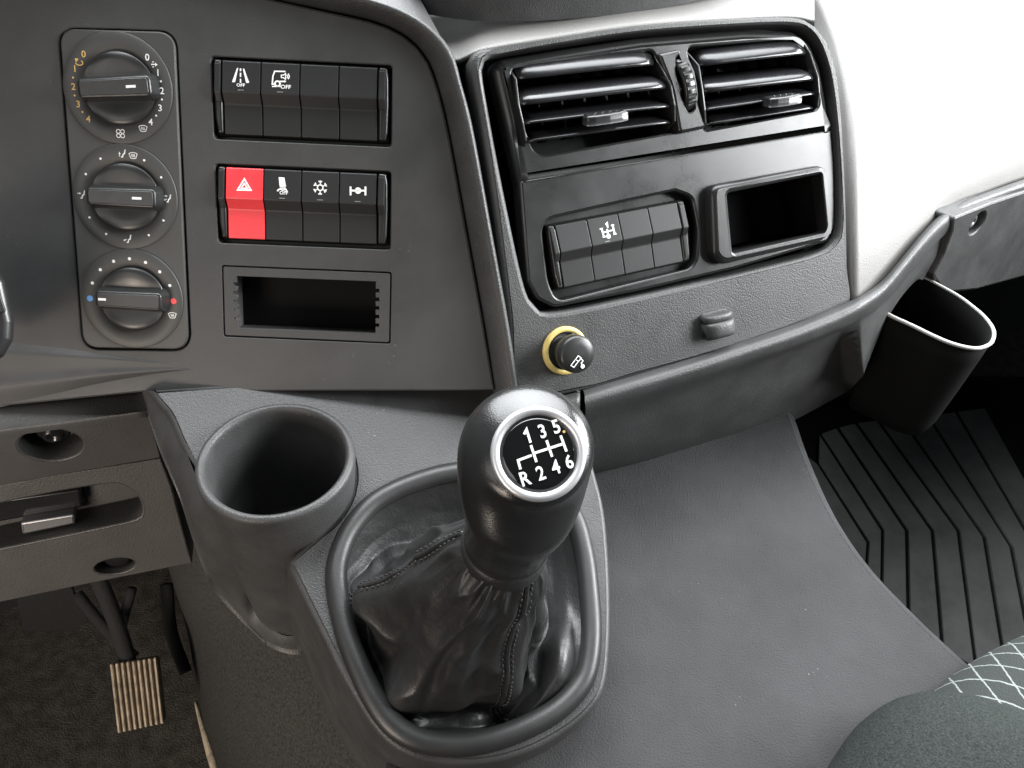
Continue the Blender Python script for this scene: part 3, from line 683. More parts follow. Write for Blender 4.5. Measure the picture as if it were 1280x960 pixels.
def gate(m_, ff):
    p = lambda x, y: ff.uv((640+x/2.909, 190+y/2.909), 0.0002)
    m_.stroke(ff, [p(326, 279), p(334, 308)], 0.0012, Hs); m_.stroke(ff, [p(366, 268), p(374, 298)], 0.0012, Hs)
    m_.stroke(ff, [p(330, 293), p(370, 283)], 0.0009, Hs); m_.stroke(ff, [p(346, 280), p(350, 304)], 0.0012, Hs)
    for x, y in ((324, 280), (335, 309), (365, 267), (374, 299)): m_.stroke(ff, [p(x-5, y), p(x+6, y-2)], 0.0009, Hs)
    m_.stroke(ff, [p(340, 264), p(346, 258), p(348, 276)], 0.0011, Hs); m_.poly(ff, circle(p(351, 306), 0.0017, 12), Hs)
switch_bank(FL, B1, -0.001, 'row of four black switches marked with lane and brake assist symbols', {0: lane, 1: truckoff})
switch_bank(FL, B2, -0.001, 'row of switches with a red hazard button at its end', {0: hazard, 1: skid, 2: snow, 3: axle}, red=0)
switch_bank(FM, B3, HB-0.002, 'row of four black switches beside the open tray under the vents', {1: gate})

# ================================================================== storage pocket in the driver's fascia
pk = thing('storage_pocket', 'open rectangular pocket with notched sides under the red switch', 'storage pocket', FL.W((385, 428), -0.02))
ins = rounded(FL.uvs([(278.6, 333), (487.7, 341.8), (486.4, 428.2), (281.1, 419.2)]), 0.0012)
q = FL.uvs([(296, 345), (470, 352), (469, 417.2), (298, 410.2)])
uL = (q[0][0]+q[3][0])/2; uR = (q[1][0]+q[2][0])/2; vT = (q[0][1]+q[1][1])/2; vB = (q[2][1]+q[3][1])/2
op = [(uL, vT)]
nt_ = 5; stp = (vT-vB)/(nt_+1)
for k in range(nt_):
    v = vT-stp*(k+0.75); op += [(uL, v), (uL-0.0024, v), (uL-0.0024, v-stp*0.42), (uL, v-stp*0.42)]
op += [(uL, vB), (uR, vB)]
for k in range(nt_):
    v = vB+stp*(k+0.75); op += [(uR, v), (uR+0.0024, v), (uR+0.0024, v+stp*0.42), (uR, v+stp*0.42)]
op += [(uR, vT)]
mb = MB(); mb.plate(FL, ins, -0.0003, 0.008, 0.0004, holes=[(op, 0.0002, 0.003, False)]); mb.build('bezel', 'fascia', pk)
mb = MB(); bx = rect(uL-0.004, vB-0.0015, uR+0.004, vT+0.0015)
A = mb.vs([FL.P(a, b, -0.0028) for a, b in bx]); B = mb.vs([FL.P(a, b, -0.044) for a, b in bx])
mb.bridge(A, B, False); mb.face(B[::-1], False); mb.build('inner_box', 'pocket', pk)
mb = MB(); uS = uL+0.018
mb.plate(FL, rect(uL-0.0035, vB, uL+0.0205, vT), -0.030, 0.013, 0.0005); mb.build('connector_block', 'void', pk)

# ================================================================== air vents
def vent(label, edges, back0, tab, ends, vanes):
    """edges: front edge of each slat as (left px, right px, height)"""
    t = thing('air_vent', label, 'air vent', FM.W(((ends[0][0]+ends[1][0])/2, ends[1][1]), -0.02), 'pair of dashboard air vents')
    for i, (a, b, h) in enumerate(edges):
        A = FM.W(a, h); B = FM.W(b, h); d = (B-A).normalized()
        nn = FM.n; rows = []
        wdt = 0.020 if i else 0.017; slope = (0.0, 0.55, 0.50, 0.50)[i]
        up = FM.v*0.30
        prof = [(-0.0005, -0.0012), (0.0004, -0.0007), (0.0006, 0.0), (0.0, 0.0010), (-0.0018, 0.0026), (-0.0042, 0.0036), (-0.008, 0.0038), (-wdt, 0.0030), (-wdt, 0.0006), (-0.006, 0.0)]
        prof = [(a_, b_*(0.8 if i > 1 else 1.5)) for a_, b_ in prof]
        if i == 0: prof = [(0.0, -0.0014), (0.001, -0.0004), (0.0008, 0.0010), (-0.0006, 0.0036), (-0.003, 0.0070), (-0.0062, 0.0098), (-0.010, 0.0115), (-wdt, 0.0115), (-wdt, 0.002), (-0.006, 0.0008)]
        N = 14
        for j in range(N+1):
            s = j/N; bow = 0.0016*sin(pi*s); c_ = A.lerp(B, s)
            end = min(1, min(s, 1-s)*9+0.25)
            rows.append([c_ + nn*(p[0]*1.0 + bow - 0.004*(1-end)) + FM.v*(p[1] + max(0, -p[0]-0.004)*slope) for p in prof])
        m_ = MB(); R = m_.grid(rows, cu=True); m_.face(R[0][::-1], False); m_.face(R[-1], False)
        m_.build('slat', 'gloss', t, fix=True)
    # vertical vanes behind the slats
    for k in range(vanes):
        s = (k+0.7)/(vanes+0.4)
        m_ = MB(); P0 = FM.W(edges[0][0], -0.022).lerp(FM.W(edges[0][1], -0.022), s); P1 = FM.W(edges[3][0], -0.022).lerp(FM.W(edges[3][1], -0.022), s)
        f2 = Frame(P0, FM.n, (P0-P1).normalized())
        ll = (P0-P1).length; m_.plate(f2, rect(-0.014, -ll-0.002, 0.0, 0.006), 0.0007, 0.0014, 0.0002, back=True, seg=1); m_.build('vane', 'gloss', t)
    # cheeks of the barrel
    for e, s in ((0, 1), (1, -1)):
        pts = [FM.W(x[e], x[2]) for x in edges]; top = FM.W(back0[e], -0.006)
        pl_ = [top - FM.n*0.02, top] + pts + [pts[-1] + (pts[-1]-pts[-2])*0.7 - FM.n*0.012, pts[-1] + (pts[-1]-pts[-2])*0.7 - FM.n*0.03]
        off = (FM.u*(-0.0012*s)); m_ = MB(); a_ = m_.vs([p_+off for p_ in pl_]); b_ = m_.vs([p_+off*2.2 for p_ in pl_])
        m_.bridge(a_, b_, False); m_.face(a_, False); m_.face(b_[::-1], False); m_.build('cheek', 'satin', t, fix=True, bevel=0.0004)
    c0, sz, rot, hh = tab
    tf = Frame(FM.W(c0, hh), FM.u*cos(rot)+FM.v*sin(rot), FM.v*cos(rot)-FM.u*sin(rot))
    f3 = Frame(tf.o, tf.u, (tf.n*-1.0+tf.v*0.25))     # tab lies nearly flat, seen from above
    m_ = MB(); a, b = sz
    tb = [(-a, -b), (-a*0.6, -b*1.35), (0, -b*1.5), (a*0.6, -b*1.35), (a, -b), (a*0.85, b), (-a*0.85, b)]
    m_.plate(f3, rounded(tb, 0.003), 0.0028, 0.0062, 0.0020, seg=4, back=True); tabo = m_.build('tab', 'satin', t)
    m_ = MB()
    for r_ in range(2):
        for k in range(4 - r_):
            m_.lathe(f3, ((k-1.5+0.5*r_)*a*0.34, -b*0.35+r_*b*0.6), [(0.0006, 0.0027), (0.0005, 0.0032), (0.0, 0.0034)], 8)
    m_.build('grip_dots', 'gloss', tabo)
    return t
vent('air vent with four black slats beside the driver, tab centred', [((648, 97), (820, 78.5), -0.001), ((651, 128.5), (836, 107), 0.0035), ((657, 153.5), (840.5, 132), 0.0035), ((661, 176), (841, 152), 0.001)], ((642, 88), (815, 69)), ((755, 146), (0.0165, 0.0058), 0.0, 0.0085), ((642, 85), (845, 180)), 6)
vent('air vent with four black slats next to the passenger side', [((876, 80.5), (1010, 65.5), -0.001), ((881, 113), (1020.5, 97), 0.0035), ((884, 137), (1022, 116.5), 0.0035), ((885, 155), (1020, 134), 0.001)], ((862, 65), (1000, 52)), ((976, 124), (0.0150, 0.0062), radians(0), 0.0085), ((862, 60), (1024, 150)), 5)
# thumbwheel between the vents
tw = thing('thumbwheel', 'ribbed airflow thumbwheel between the two vents', 'thumbwheel', FM.W((859, 140), -0.01))
cA, cB = FM.W((850, 72), 0.0), FM.W((865, 138), 0.0)
vv = (cA-cB).normalized(); cen = (cA+cB)/2 - FM.n*0.021
wf = Frame(cen, FM.n, vv)
mb = MB(); hw = 0.0042; Rw = 0.0262; rows = []
for dz, rr in ((-hw, Rw*0.90), (-hw, Rw*0.97), (-hw*0.75, Rw), (hw*0.75, Rw), (hw, Rw*0.97), (hw, Rw*0.90)):
    rows.append([wf.P(rr*cos(a), rr*sin(a), dz) for a in [radians(-80+160*k/60) for k in range(61)]])
mb.grid(rows); mb.build('wheel', 'satin', tw, fix=True)
for k in range(-3, 5):
    a = radians(k*11+4); mb = MB(); f2 = Frame(wf.P(Rw*cos(a), Rw*sin(a), 0), wf.n, wf.v*cos(a)-wf.u*sin(a))
    mb.plate(f2, rounded(rect(-hw*0.8, -0.0011, hw*0.8, 0.0011), 0.0005), 0.0009 if f2.n.dot(FM.n) > 0 else -0.0009, 0.0016 if f2.n.dot(FM.n) > 0 else -0.0016, 0.0004, back=True); mb.build('rib', 'satin', tw, fix=True)

# ================================================================== open tray right of the centre switches
tray = thing('open_tray', 'open black tray with rounded raised frame under the vents', 'storage tray', FM.W((975, 315), -0.02))
to = rounded(FM.uvs([(889, 232), (1034, 205), (1042, 288), (1030, 302), (905, 331), (893, 320)], 0.004), [0.008, 0.008, 0.012, 0.012, 0.010, 0.010])
ti = rounded(FM.uvs([(908, 241.6), (1026.7, 217.5), (1033.6, 289.7), (915, 316.5)], 0.002), 0.0025)
mb = MB(); mb.plate(FM, to, 0.0040, 0.010, 0.0045, holes=[(ti, 0.0030, 0.013, False)], seg=5); mb.build('frame', 'satin', tray)
bx = ccw(offset(ccw(ti), 0.0012)); mb = MB(); A = mb.vs([FM.P(a, b, -0.0075) for a, b in bx]); B = mb.vs([FM.P(a, b, -0.048) for a, b in bx]); mb.bridge(A, B); mb.face(B[::-1], False)
mb.build('inner_box', 'void', tray)

# ================================================================== cigarette lighter
lg = thing('cigarette_lighter', 'black push-in cigarette lighter in a yellowed ring', 'lighter', FM.W((707, 470)))
lc = FM.uv((707.5, 438.5), 0.002)
mb = MB(); mb.lathe(FM, lc, [(0.0172, 0.0), (0.0172, 0.0016), (0.0165, 0.0026), (0.0140, 0.0030), (0.0136, 0.0024), (0.0134, -0.004)], 56); mb.build('ring', 'brass', lg)
mb = MB(); mb.lathe(FM, lc, [(0.0136, 0.0012), (0.0132, 0.0026), (0.0125, 0.0022), (0.0115, -0.002), (0.0, -0.002)], 48); mb.build('socket', 'gloss', lg)
mb = MB(); mb.lathe(FM, lc, [(0.0095, -0.002), (0.0098, 0.008), (0.0108, 0.010), (0.0125, 0.0115), (0.0131, 0.0135), (0.0131, 0.0195), (0.0124, 0.0212), (0.0112, 0.0220), (0.006, 0.0226), (0.0, 0.0228)], 48); lk = mb.build('knob', 'knob', lg)
mb = MB(); hh = 0.0231; p = lambda x, y: FM.uv((620+x/2.667, 360+y/2.667), hh)
mb.stroke(FM, [p(250, 258), p(274, 226), p(284, 233), p(260, 264)], 0.0006, hh, True); mb.stroke(FM, [p(268, 240), p(276, 245)], 0.0006, hh)
mb.stroke(FM, [p(284, 236), p(290, 243), p(284, 250), p(288, 256)], 0.0007, hh); mb.poly(FM, circle(p(289, 261), 0.0015, 14), hh); mb.build('symbol', 'white', lk)

# ================================================================== bag hook
hk = thing('bag_hook', 'small grey folding bag hook on grained panel', 'hook', FM.W((892, 424)))
hc = FM.uv((893, 405))
hf = FM.at(hc[0], hc[1])
mb = MB(); mb.plate(hf, rounded(rect(-0.012, -0.008, 0.012, 0.010), 0.003), 0.0012, 0.003, 0.0008); mb.build('base', 'grain', hk)
def lip(y0, y1, out, drop):
    prof = resample([(0.0, y0, 0), (out*0.6, y0-0.0005, 0), (out, y0-drop*0.3, 0), (out*1.02, y1, 0), (out*0.8, y1-0.002, 0), (out*0.4, y1-0.0008, 0), (0.0, y1-0.001, 0)], 18)
    rows = []
    for j in range(13):
        s = j/12; x = (s-0.5)*0.0245; k = 1-0.35*abs(2*s-1)**3; rows.append([hf.P(x, q.y, 0.001+q.x*k) for q in prof])
    m_ = MB(); R = m_.grid(rows); m_.face(R[0][::-1]); m_.face(R[-1]); return m_
lip(0.0085, 0.0040, 0.008, 0.004).build('flap', 'grain', hk, fix=True)
lip(0.0030, -0.0075, 0.0105, 0.006).build('hook_lip', 'grain', hk, fix=True)

# ================================================================== gear console with cup holder
P0 = FL.W((400, 489))
SL = radians(17)
FT = Frame(P0 - Vector((0, 0, 0.006)), AX, BX*cos(SL) + Vector((0, 0, sin(SL))))
console = thing('gear_console', 'grained dark console carrying the cup holder and gear lever', 'console', FT.W((560, 900), -0.06))
topo = [(183, 486), (196, 503), (210, 520), (228, 566), (246, 612), (262, 640), (300, 668), (345, 690), (357, 702), (369, 727), (400, 790), (436, 860), (476, 920), (520, 948), (580, 957), (640, 948), (698, 922), (742, 886), (760, 843), (764, 747), (757, 643), (742, 580), (728, 520), (722, 486), (500, 478), (300, 478)]
to_ = FT.uvs(topo)
loop = [(410, 727), (417, 685), (434, 652), (463, 622), (505, 600), (560, 584), (625, 580), (690, 602), (722, 640), (738, 690), (745, 740), (748, 793), (743, 838), (730, 868), (697, 900), (647, 926), (597, 940), (547, 942), (507, 931), (476, 906), (447, 858), (422, 793)]
bz = resample([(*FT.uv(p), 0) for p in loop], 120, True)
bzl = ccw([(p.x, p.y) for p in bz])
# where the cup passes through the top
cupc = at_z((345, 573), 0.595); RC = 0.0500
cc_ = ((cupc-FT.o).dot(FT.u), (cupc-FT.o).dot(FT.v))
tcup = (FT.o - cupc).dot(FT.n)/FT.n.z                  # up the cup's axis to the console's top plane
ccup = cupc + Vector((0, 0, tcup)); ccu, ccv = (ccup-FT.o).dot(FT.u), (ccup-FT.o).dot(FT.v); rcu = 0.0468
arc = [(ccu + rcu*cos(radians(d)), ccv + rcu*sin(radians(d))) for d in range(170, -72, -10)]
left_ = [(p.x, p.y) for p in resample([(*FT.uv(q), 0) for q in [(183, 486), (196, 503), (210, 520), (224, 552)]], 14)]
rest = [(p.x, p.y) for p in resample([(*q, 0) for q in FT.uvs(topo[8:])], 120)]
top_out = left_ + arc + rest
mb = MB(); mb.plate(FT, top_out, 0, 0.135, 0.004, holes=[(offset(bzl, -0.003), 0.002, 0.03, False)], seg=5, taper=0.012)
mb.build('body', 'grain', console)
# cup holder
CF = Frame(cupc, AX, BX)
mb = MB(); prof = [(0.0, -0.160), (0.030, -0.160), (0.0395, -0.158), (0.0405, -0.15), (0.0412, -0.14), (0.0455, -0.07), (0.0485, -0.020), (0.0500, -0.004), (0.0499, -0.0015), (0.0492, 0.0), (0.0472, 0.0012), (0.0452, 0.0006), (0.0440, -0.0012), (0.0434, -0.004), (0.0426, -0.012), (0.0405, -0.060), (0.0385, -0.098), (0.036, -0.102), (0.0, -0.102)]
mb.lathe(CF, (0, 0), prof, 96); mb.build('cup_holder', 'grain', console)
# flank left of the cup, falling to the footwell
cr = [(186, 486), (200, 503), (214, 520), (231, 560)]
vd = (cupc-CAM); vd.z = 0; vd.normalize(); lf = Vector((-vd.y, vd.x, 0))
tang = [cupc + (lf*0.97 - vd*0.25)*r_*0.99 + Vector((0, 0, z_)) for r_, z_ in ((0.0482, -0.022), (0.0455, -0.070), (0.0432, -0.11), (0.0410, -0.145))]
lo2 = [(181, 492), (186, 520), (197, 556), (212, 592), (225, 623), (241, 675), (257, 718), (276, 748)]
z2_ = [0.585, 0.578, 0.568, 0.555, 0.54, 0.505, 0.475, 0.448]
# the skirt runs on round the front of the cup
front = [(lf*cos(radians(d)) - vd*sin(radians(d))) for d in (30, 50, 70, 95, 120, 140)]
Pc = resample([FT.W(p, -0.003) for p in cr] + tang + [cupc + f_*0.0405 + Vector((0, 0, -0.152)) for f_ in front[1:]], 70)
Pl = resample([at_z(p, z) for p, z in zip(lo2, z2_)] + [cupc + f_*0.0440 + Vector((0, 0, -0.170)) for f_ in front], 70)
rows = []
for k in range(7):
    t = k/6; rows.append([a.lerp(b, t) + (-AX)*(0.003*sin(pi*t)) for a, b in zip(Pc, Pl)])
rows.append([b + BX*0.06 - Vector((0, 0, 0.03)) for b in Pl])
mb = MB(); mb.grid(smoothrows(rows, 2)); mb.build('flank', 'grain', console, fix=False)
# ================================================================== gear gaiter
gt = thing('gear_gaiter', 'crumpled black leather gaiter around the gear lever', 'gear gaiter', FT.W((580, 800), -0.02))
N = 200
bzr = resample([FT.P(p.x, p.y, 0) for p in bz], N, True)
ctr = sum(bzr, Vector())/N
mb = MB(); mb.tube([p + FT.n*0.0015 + (ctr-p).normalized()*0.005 for p in bzr], 0.0068, 14, True); mb.build('edge_roll', 'roll', gt)
capc = at_depth((673, 567), 0.352); col = at_depth((629, 688), 0.412)
axis = (capc-col).normalized()
colr = 0.0195
ct = col + axis*0.006
# angle of each rim point about the centre, measured in the console frame
ang = [math.atan2((p-ctr).dot(FT.v), (p-ctr).dot(FT.u)) for p in bzr]
ax_u = (FT.u - axis*FT.u.dot(axis)).normalized(); ax_v = axis.cross(ax_u)
base_mid = FT.W((567, 770), 0.0)
prof = [(0.00, 1.00, 0.000), (0.05, 0.94, -0.002), (0.11, 0.86, -0.012), (0.18, 0.79, -0.021), (0.24, 0.72, -0.026), (0.30, 0.63, -0.018), (0.36, 0.605, -0.009), (0.43, 0.59, 0.002), (0.52, 0.56, 0.015), (0.62, 0.52, 0.030), (0.72, 0.43, 0.046), (0.82, 0.34, 0.060), (0.91, 0.27, 0.072), (1.0, 0.24, 0.080)]
def wrapd(a, b):
    d = (a-b+pi) % (2*pi)-pi; return d
# folds: (direction, spread, level, spread, push outwards, push up)
FOLDS = [(radians(-50), 0.46, 0.17, 0.08, -0.004, 0.027), (radians(-120), 0.36, 0.18, 0.07, -0.002, 0.023), (radians(-84), 0.10, 0.20, 0.12, 0.0, -0.008),
         (radians(-90), 0.60, 0.36, 0.06, -0.004, -0.008), (radians(158), 0.34, 0.24, 0.14, 0.0, 0.022), (radians(158), 0.26, 0.50, 0.10, 0.012, 0.004),
         (radians(128), 0.20, 0.52, 0.20, -0.010, -0.006), (radians(-165), 0.22, 0.55, 0.16, -0.009, -0.004), (radians(-140), 0.26, 0.44, 0.10, 0.008, 0.002),
         (radians(-100), 0.16, 0.66, 0.20, -0.006, 0.0), (radians(-70), 0.20, 0.50, 0.20, 0.006, 0.0), (radians(-42), 0.12, 0.60, 0.22, -0.006, 0.0), (radians(-20), 0.22, 0.52, 0.20, 0.007, 0.0),
         (radians(-128), 0.09, 0.62, 0.16, -0.005, 0.0), (radians(-150), 0.10, 0.22, 0.05, 0.002, 0.007), (radians(20), 0.35, 0.45, 0.2, -0.006, -0.004), (radians(85), 0.35, 0.42, 0.15, -0.008, -0.006),
         (radians(-130), 0.08, 0.28, 0.03, 0.0, 0.006), (radians(-75), 0.05, 0.86, 0.06, 0.003, 0.0), (radians(-120), 0.30, 0.88, 0.04, 0.003, 0.0), (radians(-60), 0.30, 0.80, 0.04, -0.003, 0.0)]
from mathutils import noise
K = 84; prof_s = [p[0] for p in prof]
def prof_at(s):
    for i in range(len(prof)-1):
        if s <= prof[i+1][0]+1e-9:
            P_ = prof; f = (s-P_[i][0])/(P_[i+1][0]-P_[i][0]); f = f*f*(3-2*f)*0.4+f*0.6
            return (P_[i][1]*(1-f)+P_[i+1][1]*f, P_[i][2]*(1-f)+P_[i+1][2]*f)
    return prof[-1][1:]
def gaiter_point(j, s):
    a = ang[j]; k, hgt = prof_at(s)
    w_ = min(1, max(0, (s-0.36)/0.64)); w2 = w_*w_*(3-2*w_)
    mid = ctr.lerp(base_mid, min(1, s/0.3))
    p_low = mid + (bzr[j]-ctr)*k + FT.n*hgt
    # towards the collar the section becomes a circle around the lever
    mid_hi = base_mid.lerp(ct, w_**0.9) if s > 0.36 else base_mid
    rad = 0.044*(1-w_)+colr*w_ + 0.007*sin(pi*w_)
    p_hi = mid_hi + (ax_u*cos(a)+ax_v*sin(a))*rad
    p = p_low.lerp(p_hi, w2)
    out = (FT.u*cos(a)+FT.v*sin(a)); 
    for (fa, fs, fl_, fls, po, pu) in FOLDS:
        g_ = math.exp(-(wrapd(a, fa)/fs)**2 - ((s-fl_)/fls)**2); p = p + out*po*g_ + FT.n*pu*g_
    amp = 0.0016*sin(pi*min(1, s))*(1 if s > 0.1 else s*10)
    p = p + out*amp*(sin(5*a+7*s)+0.6*sin(11*a-9*s+1))
    # creases: ridged noise, stretched around the body low down and along it higher up
    q_ = Vector((cos(a)*1.1, sin(a)*1.1, s*3.0)); env = min(1, max(0, (s-0.08)/0.1))*min(1, max(0, (1.0-s)/0.06))
    r1_ = 1-abs(noise.noise(q_*1.7+Vector((3.1, 0.4, 7.7))))*2.2; r2_ = 1-abs(noise.noise(Vector((cos(a)*5, sin(a)*5, s*5.0))+Vector((9, 2, 1))))*2.2
    gather = 0.0006*max(0, (s-0.75)/0.25)*sin(22*a+3*sin(3*a))
    return p + (out*0.8+FT.n*0.6)*env*(0.0034*r1_*abs(r1_) + 0.0006*r2_*abs(r2_)) + out*gather*env
rows = [[gaiter_point(j, i/K) for j in range(N)] for i in range(K+1)]
mb = MB(); mb.grid(rows, cu=True); mb.build('leather', 'leather', gt, sub=1, fix=True)
def seam(a0, drift, s0, s1, name='seam'):
    line = []; nrm = []
    for i in range(90):
        s = s0+(s1-s0)*i/89; a = a0+drift*s
        j = min(range(N), key=lambda q: abs(wrapd(ang[q], a)))
        # interpolate between neighbours for a smooth line
        j2 = (j+1) % N if abs(wrapd(ang[(j+1) % N], a)) < abs(wrapd(ang[j-1], a)) else (j-1) % N
        d1, d2 = abs(wrapd(ang[j], a)), abs(wrapd(ang[j2], a)); f = d1/(d1+d2+1e-9)
        p = gaiter_point(j, s).lerp(gaiter_point(j2, s), f)
        tj = gaiter_point((j+2) % N, s)-gaiter_point((j-2) % N, s); ts = gaiter_point(j, min(1, s+0.01))-gaiter_point(j, max(0, s-0.01))
        nn = tj.cross(ts).normalized()
        if nn.dot(CAM-p) < 0: nn = -nn
        line.append(p); nrm.append(nn)
    sm = MB(); sm.tube([p+n_*0.0002 for p, n_ in zip(line, nrm)], 0.0011, 8); so = sm.build(name, 'leather', gt)
    stt = MB()
    L = 0
    for i in range(2, 88):
        t = (line[i+1]-line[i-1]).normalized(); side = t.cross(nrm[i])
        if i % 2 == 0:
            for q in (-1, 1):
                c_ = line[i]+side*0.0030*q+nrm[i]*0.0004; stt.tube([c_-t*0.0011, c_, c_+t*0.0011], 0.00042, 5)
    stt.build('stitching', 'thread', so)
seam(radians(-83), radians(8), 0.12, 0.98)
seam(radians(160), radians(-18), 0.13, 0.98)
# collar band where the leather meets the knob
GF = Frame(col, ax_u, ax_v)
mb = MB(); mb.lathe(GF, (0, 0), [(0.0205, -0.004), (0.0222, -0.001), (0.0222, 0.006), (0.0215, 0.008), (0.018, 0.010)], 60); mb.build('collar', 'leather', gt)

# ================================================================== gear knob
gl = thing('gear_lever', 'gear lever with black knob and chrome ringed shift pattern', 'gear lever', ct - axis*0.12)
mb = MB(); mb.tube([ct - axis*0.11, ct - axis*0.02, ct + axis*0.03], 0.007, 12); mb.build('shaft', 'steel', gl)
toc = (CAM-capc).normalized()
ncap = (toc*0.80 + axis*0.20 + Vector((0.05, 0, 0.0))).normalized()
iu = CW @ Vector((1, 0.30, 0)); 
CPF = Frame(capc, iu - ncap*iu.dot(ncap), ncap.cross(iu))
def ringf(c, n_):
    u_ = (CPF.u - n_*CPF.u.dot(n_)).normalized(); return c, u_, n_.cross(u_)
secs = []
#      (distance along axis below the cap, radius, blend of normal 0 cap..1 axis, sideways shift)
for d, r, b in ((-0.0005, 0.0192, 0.0), (0.0006, 0.0210, 0.0), (0.0030, 0.0243, 0.02), (0.0070, 0.0275, 0.08), (0.0125, 0.0297, 0.18), (0.0190, 0.0306, 0.32), (0.0270, 0.0300, 0.48), (0.0360, 0.0280, 0.64), (0.0450, 0.0258, 0.78), (0.0540, 0.0238, 0.88), (0.0630, 0.0224, 0.96), (0.0700, 0.0217, 1.0), (0.0716, 0.0212, 1.0), (0.0722, 0.0216, 1.0), (0.0800, 0.0213, 1.0), (0.0815, 0.0206, 1.0), (0.0815, 0.012, 1.0)):
    c_ = capc - axis*d*(0.35+0.65*min(1, b*1.6)) - ncap*d*(0.65-0.65*min(1, b*1.6)) + (CPF.v*0.0078 - CPF.u*0.0004)*math.exp(-((d-0.017)/0.016)**2)*min(1, d/0.006); secs.append((c_, r, ncap.lerp(axis, b).normalized()))
rows = []
for c_, r, n_ in secs:
    o_, u_, v_ = ringf(c_, n_); rows.append([o_ + (u_*cos(2*pi*k/80)+v_*sin(2*pi*k/80))*r for k in range(80)])
mb = MB(); mb.grid(smoothrows(rows[:13], 2)+rows[13:], cu=True); kb = mb.build('knob', 'grip', gl, fix=True)
mb = MB(); mb.lathe(CPF, (0, 0), [(r_*0.935, h_) for r_, h_ in [(0.0222, -0.002), (0.0222, 0.0004), (0.0219, 0.0014), (0.0212, 0.0021), (0.0200, 0.0023), (0.0186, 0.0019), (0.0180, 0.0010), (0.0177, -0.001)]], 80); mb.build('chrome_ring', 'chrome', gl)
mb = MB(); mb.lathe(CPF, (0, 0), [(r_*0.94, h_) for r_, h_ in [(0.0180, -0.0008), (0.0178, 0.0004), (0.0150, 0.0010), (0.009, 0.0015), (0.0, 0.0017)]], 80); cp = mb.build('shift_pattern_cap', 'cap', gl)
mb = MB(); HH = 0.0019; p = lambda x, y: CPF.uv((540+x/3.308, 450+y/3.308), HH)
o_ = CPF.uv((640, 560), HH); e_ = CPF.uv((700, 541), HH); rt = math.atan2(e_[1]-o_[1], e_[0]-o_[0])
mb.stroke(CPF, [p(380, 307), p(391, 288), p(408, 342)], 0.0011, HH)
for t, x, y in (('3', 456, 294), ('5', 513, 275), ('R', 386, 489), ('2', 449, 467), ('4', 511, 442), ('6', 567, 420)):
    mb.text(CPF, t, p(x, y), 0.0061, HH, rot=rt, bold=0.018, sx=0.86)
for ln in ([(366, 452), (356, 415), (412, 394)], [(409, 352), (432, 422)], [(474, 332), (497, 400)], [(532, 312), (556, 378)], [(420, 386), (546, 345)]):
    mb.stroke(CPF, [p(x, y) for x, y in ln], 0.0011, HH+0.0000)
mb.build('shift_pattern', 'white', cp)
dm = MB(); dm.poly(CPF, circle(p(546, 296), 0.0006, 10), HH); dm.build('amber_dot', 'amber', cp)

# ================================================================== driver's knee panel
YK = radians(17); ku = Vector((cos(YK), sin(YK), 0)); kn_ = Vector((sin(YK), -cos(YK), 0))
KO = Vector((-0.251, 0.386, 0.595))
FK1 = Frame(KO, ku, Vector((0, 0, 1)) + kn_*0.12)
kp = thing('knee_panel', 'brownish grey panel under the driver fascia with latch pocket', 'dashboard panel', KO - Vector((0.05, 0, 0.21)))
e0 = [(-300, 536), (60, 502), (182, 489)]; e1_ = [(-300, 575), (60, 531), (185, 514)]; e2_ = [(-300, 660), (60, 594), (196, 572)]
rows = loftpx(FK1, [(e0, -0.022), (mixp(e0, e1_, 0.15), -0.018), (mixp(e0, e1_, 0.85), -0.003), (e1_, 0.0), (mixp(e1_, e2_, 0.12), 0.0005)], 30)
rows = [r + [r[-1] - FK1.n*0.03] for r in rows]
mb = MB(); mb.grid(smoothrows(rows, 3)); mb.build('top_edge', 'knee', kp)
c1 = FK1.uv((64, 557)); h1 = circle(c1, 0.0205, 40, 0.0185)
mb = MB(); mb.plate(FK1, FK1.uvs([(-300, 580), (60, 535), (186, 518), (200, 572), (60, 596), (-300, 662)]), 0.0, 0.03, 0.0005, holes=[(h1, 0.0016, 0.022, True)]); mb.build('upper_face', 'knee', kp)
mb = MB(); mb.lathe(FK1, c1, [(0.0115, -0.021), (0.0115, -0.013), (0.0095, -0.011), (0.0065, -0.0105), (0.0060, -0.007), (0.0035, -0.0065), (0.003, -0.009), (0.0, -0.009)], 24); mb.build('bolt', 'gloss', kp)
kb0 = FK1.W((60, 596)); FK2 = Frame(kb0, ku, Vector((0, 0, 1)) - kn_*0.16)
pocket = [(p_.x, p_.y) for p_ in resample([(*FK2.uv(q), 0) for q in [(-70, 645), (0, 630), (68, 616), (130, 606), (153, 607), (171, 620), (178, 637), (171, 649), (130, 659), (68, 672), (0, 686), (-70, 700)]], 70, True)]
c2_ = FK2.uv((144, 708)); h2 = circle(c2_, 0.0155, 32, 0.0085)
mb = MB(); mb.plate(FK2, FK2.uvs([(-300, 663), (60, 596), (200, 573), (214, 608), (236, 690), (240, 704), (120, 728), (0, 753), (-300, 822)]), 0.0, 0.03, 0.001, holes=[(pocket, 0.0018, 0.028, True), (h2, 0.0012, 0.016, True)]); mb.build('lower_face', 'knee', kp)
mb = MB(); mb.plate(FK2, rounded(FK2.uvs([(26, 652), (94, 641), (95, 653), (28, 667)], -0.010), 0.002), -0.008, 0.012, 0.002); mb.build('latch', 'steel', kp)
mb = MB(); mb.plate(FK2, rounded(FK2.uvs([(-40, 632), (100, 612), (104, 634), (-40, 660)], -0.016), 0.002), -0.016, 0.010, 0.002); mb.build('latch_housing', 'gloss', kp)
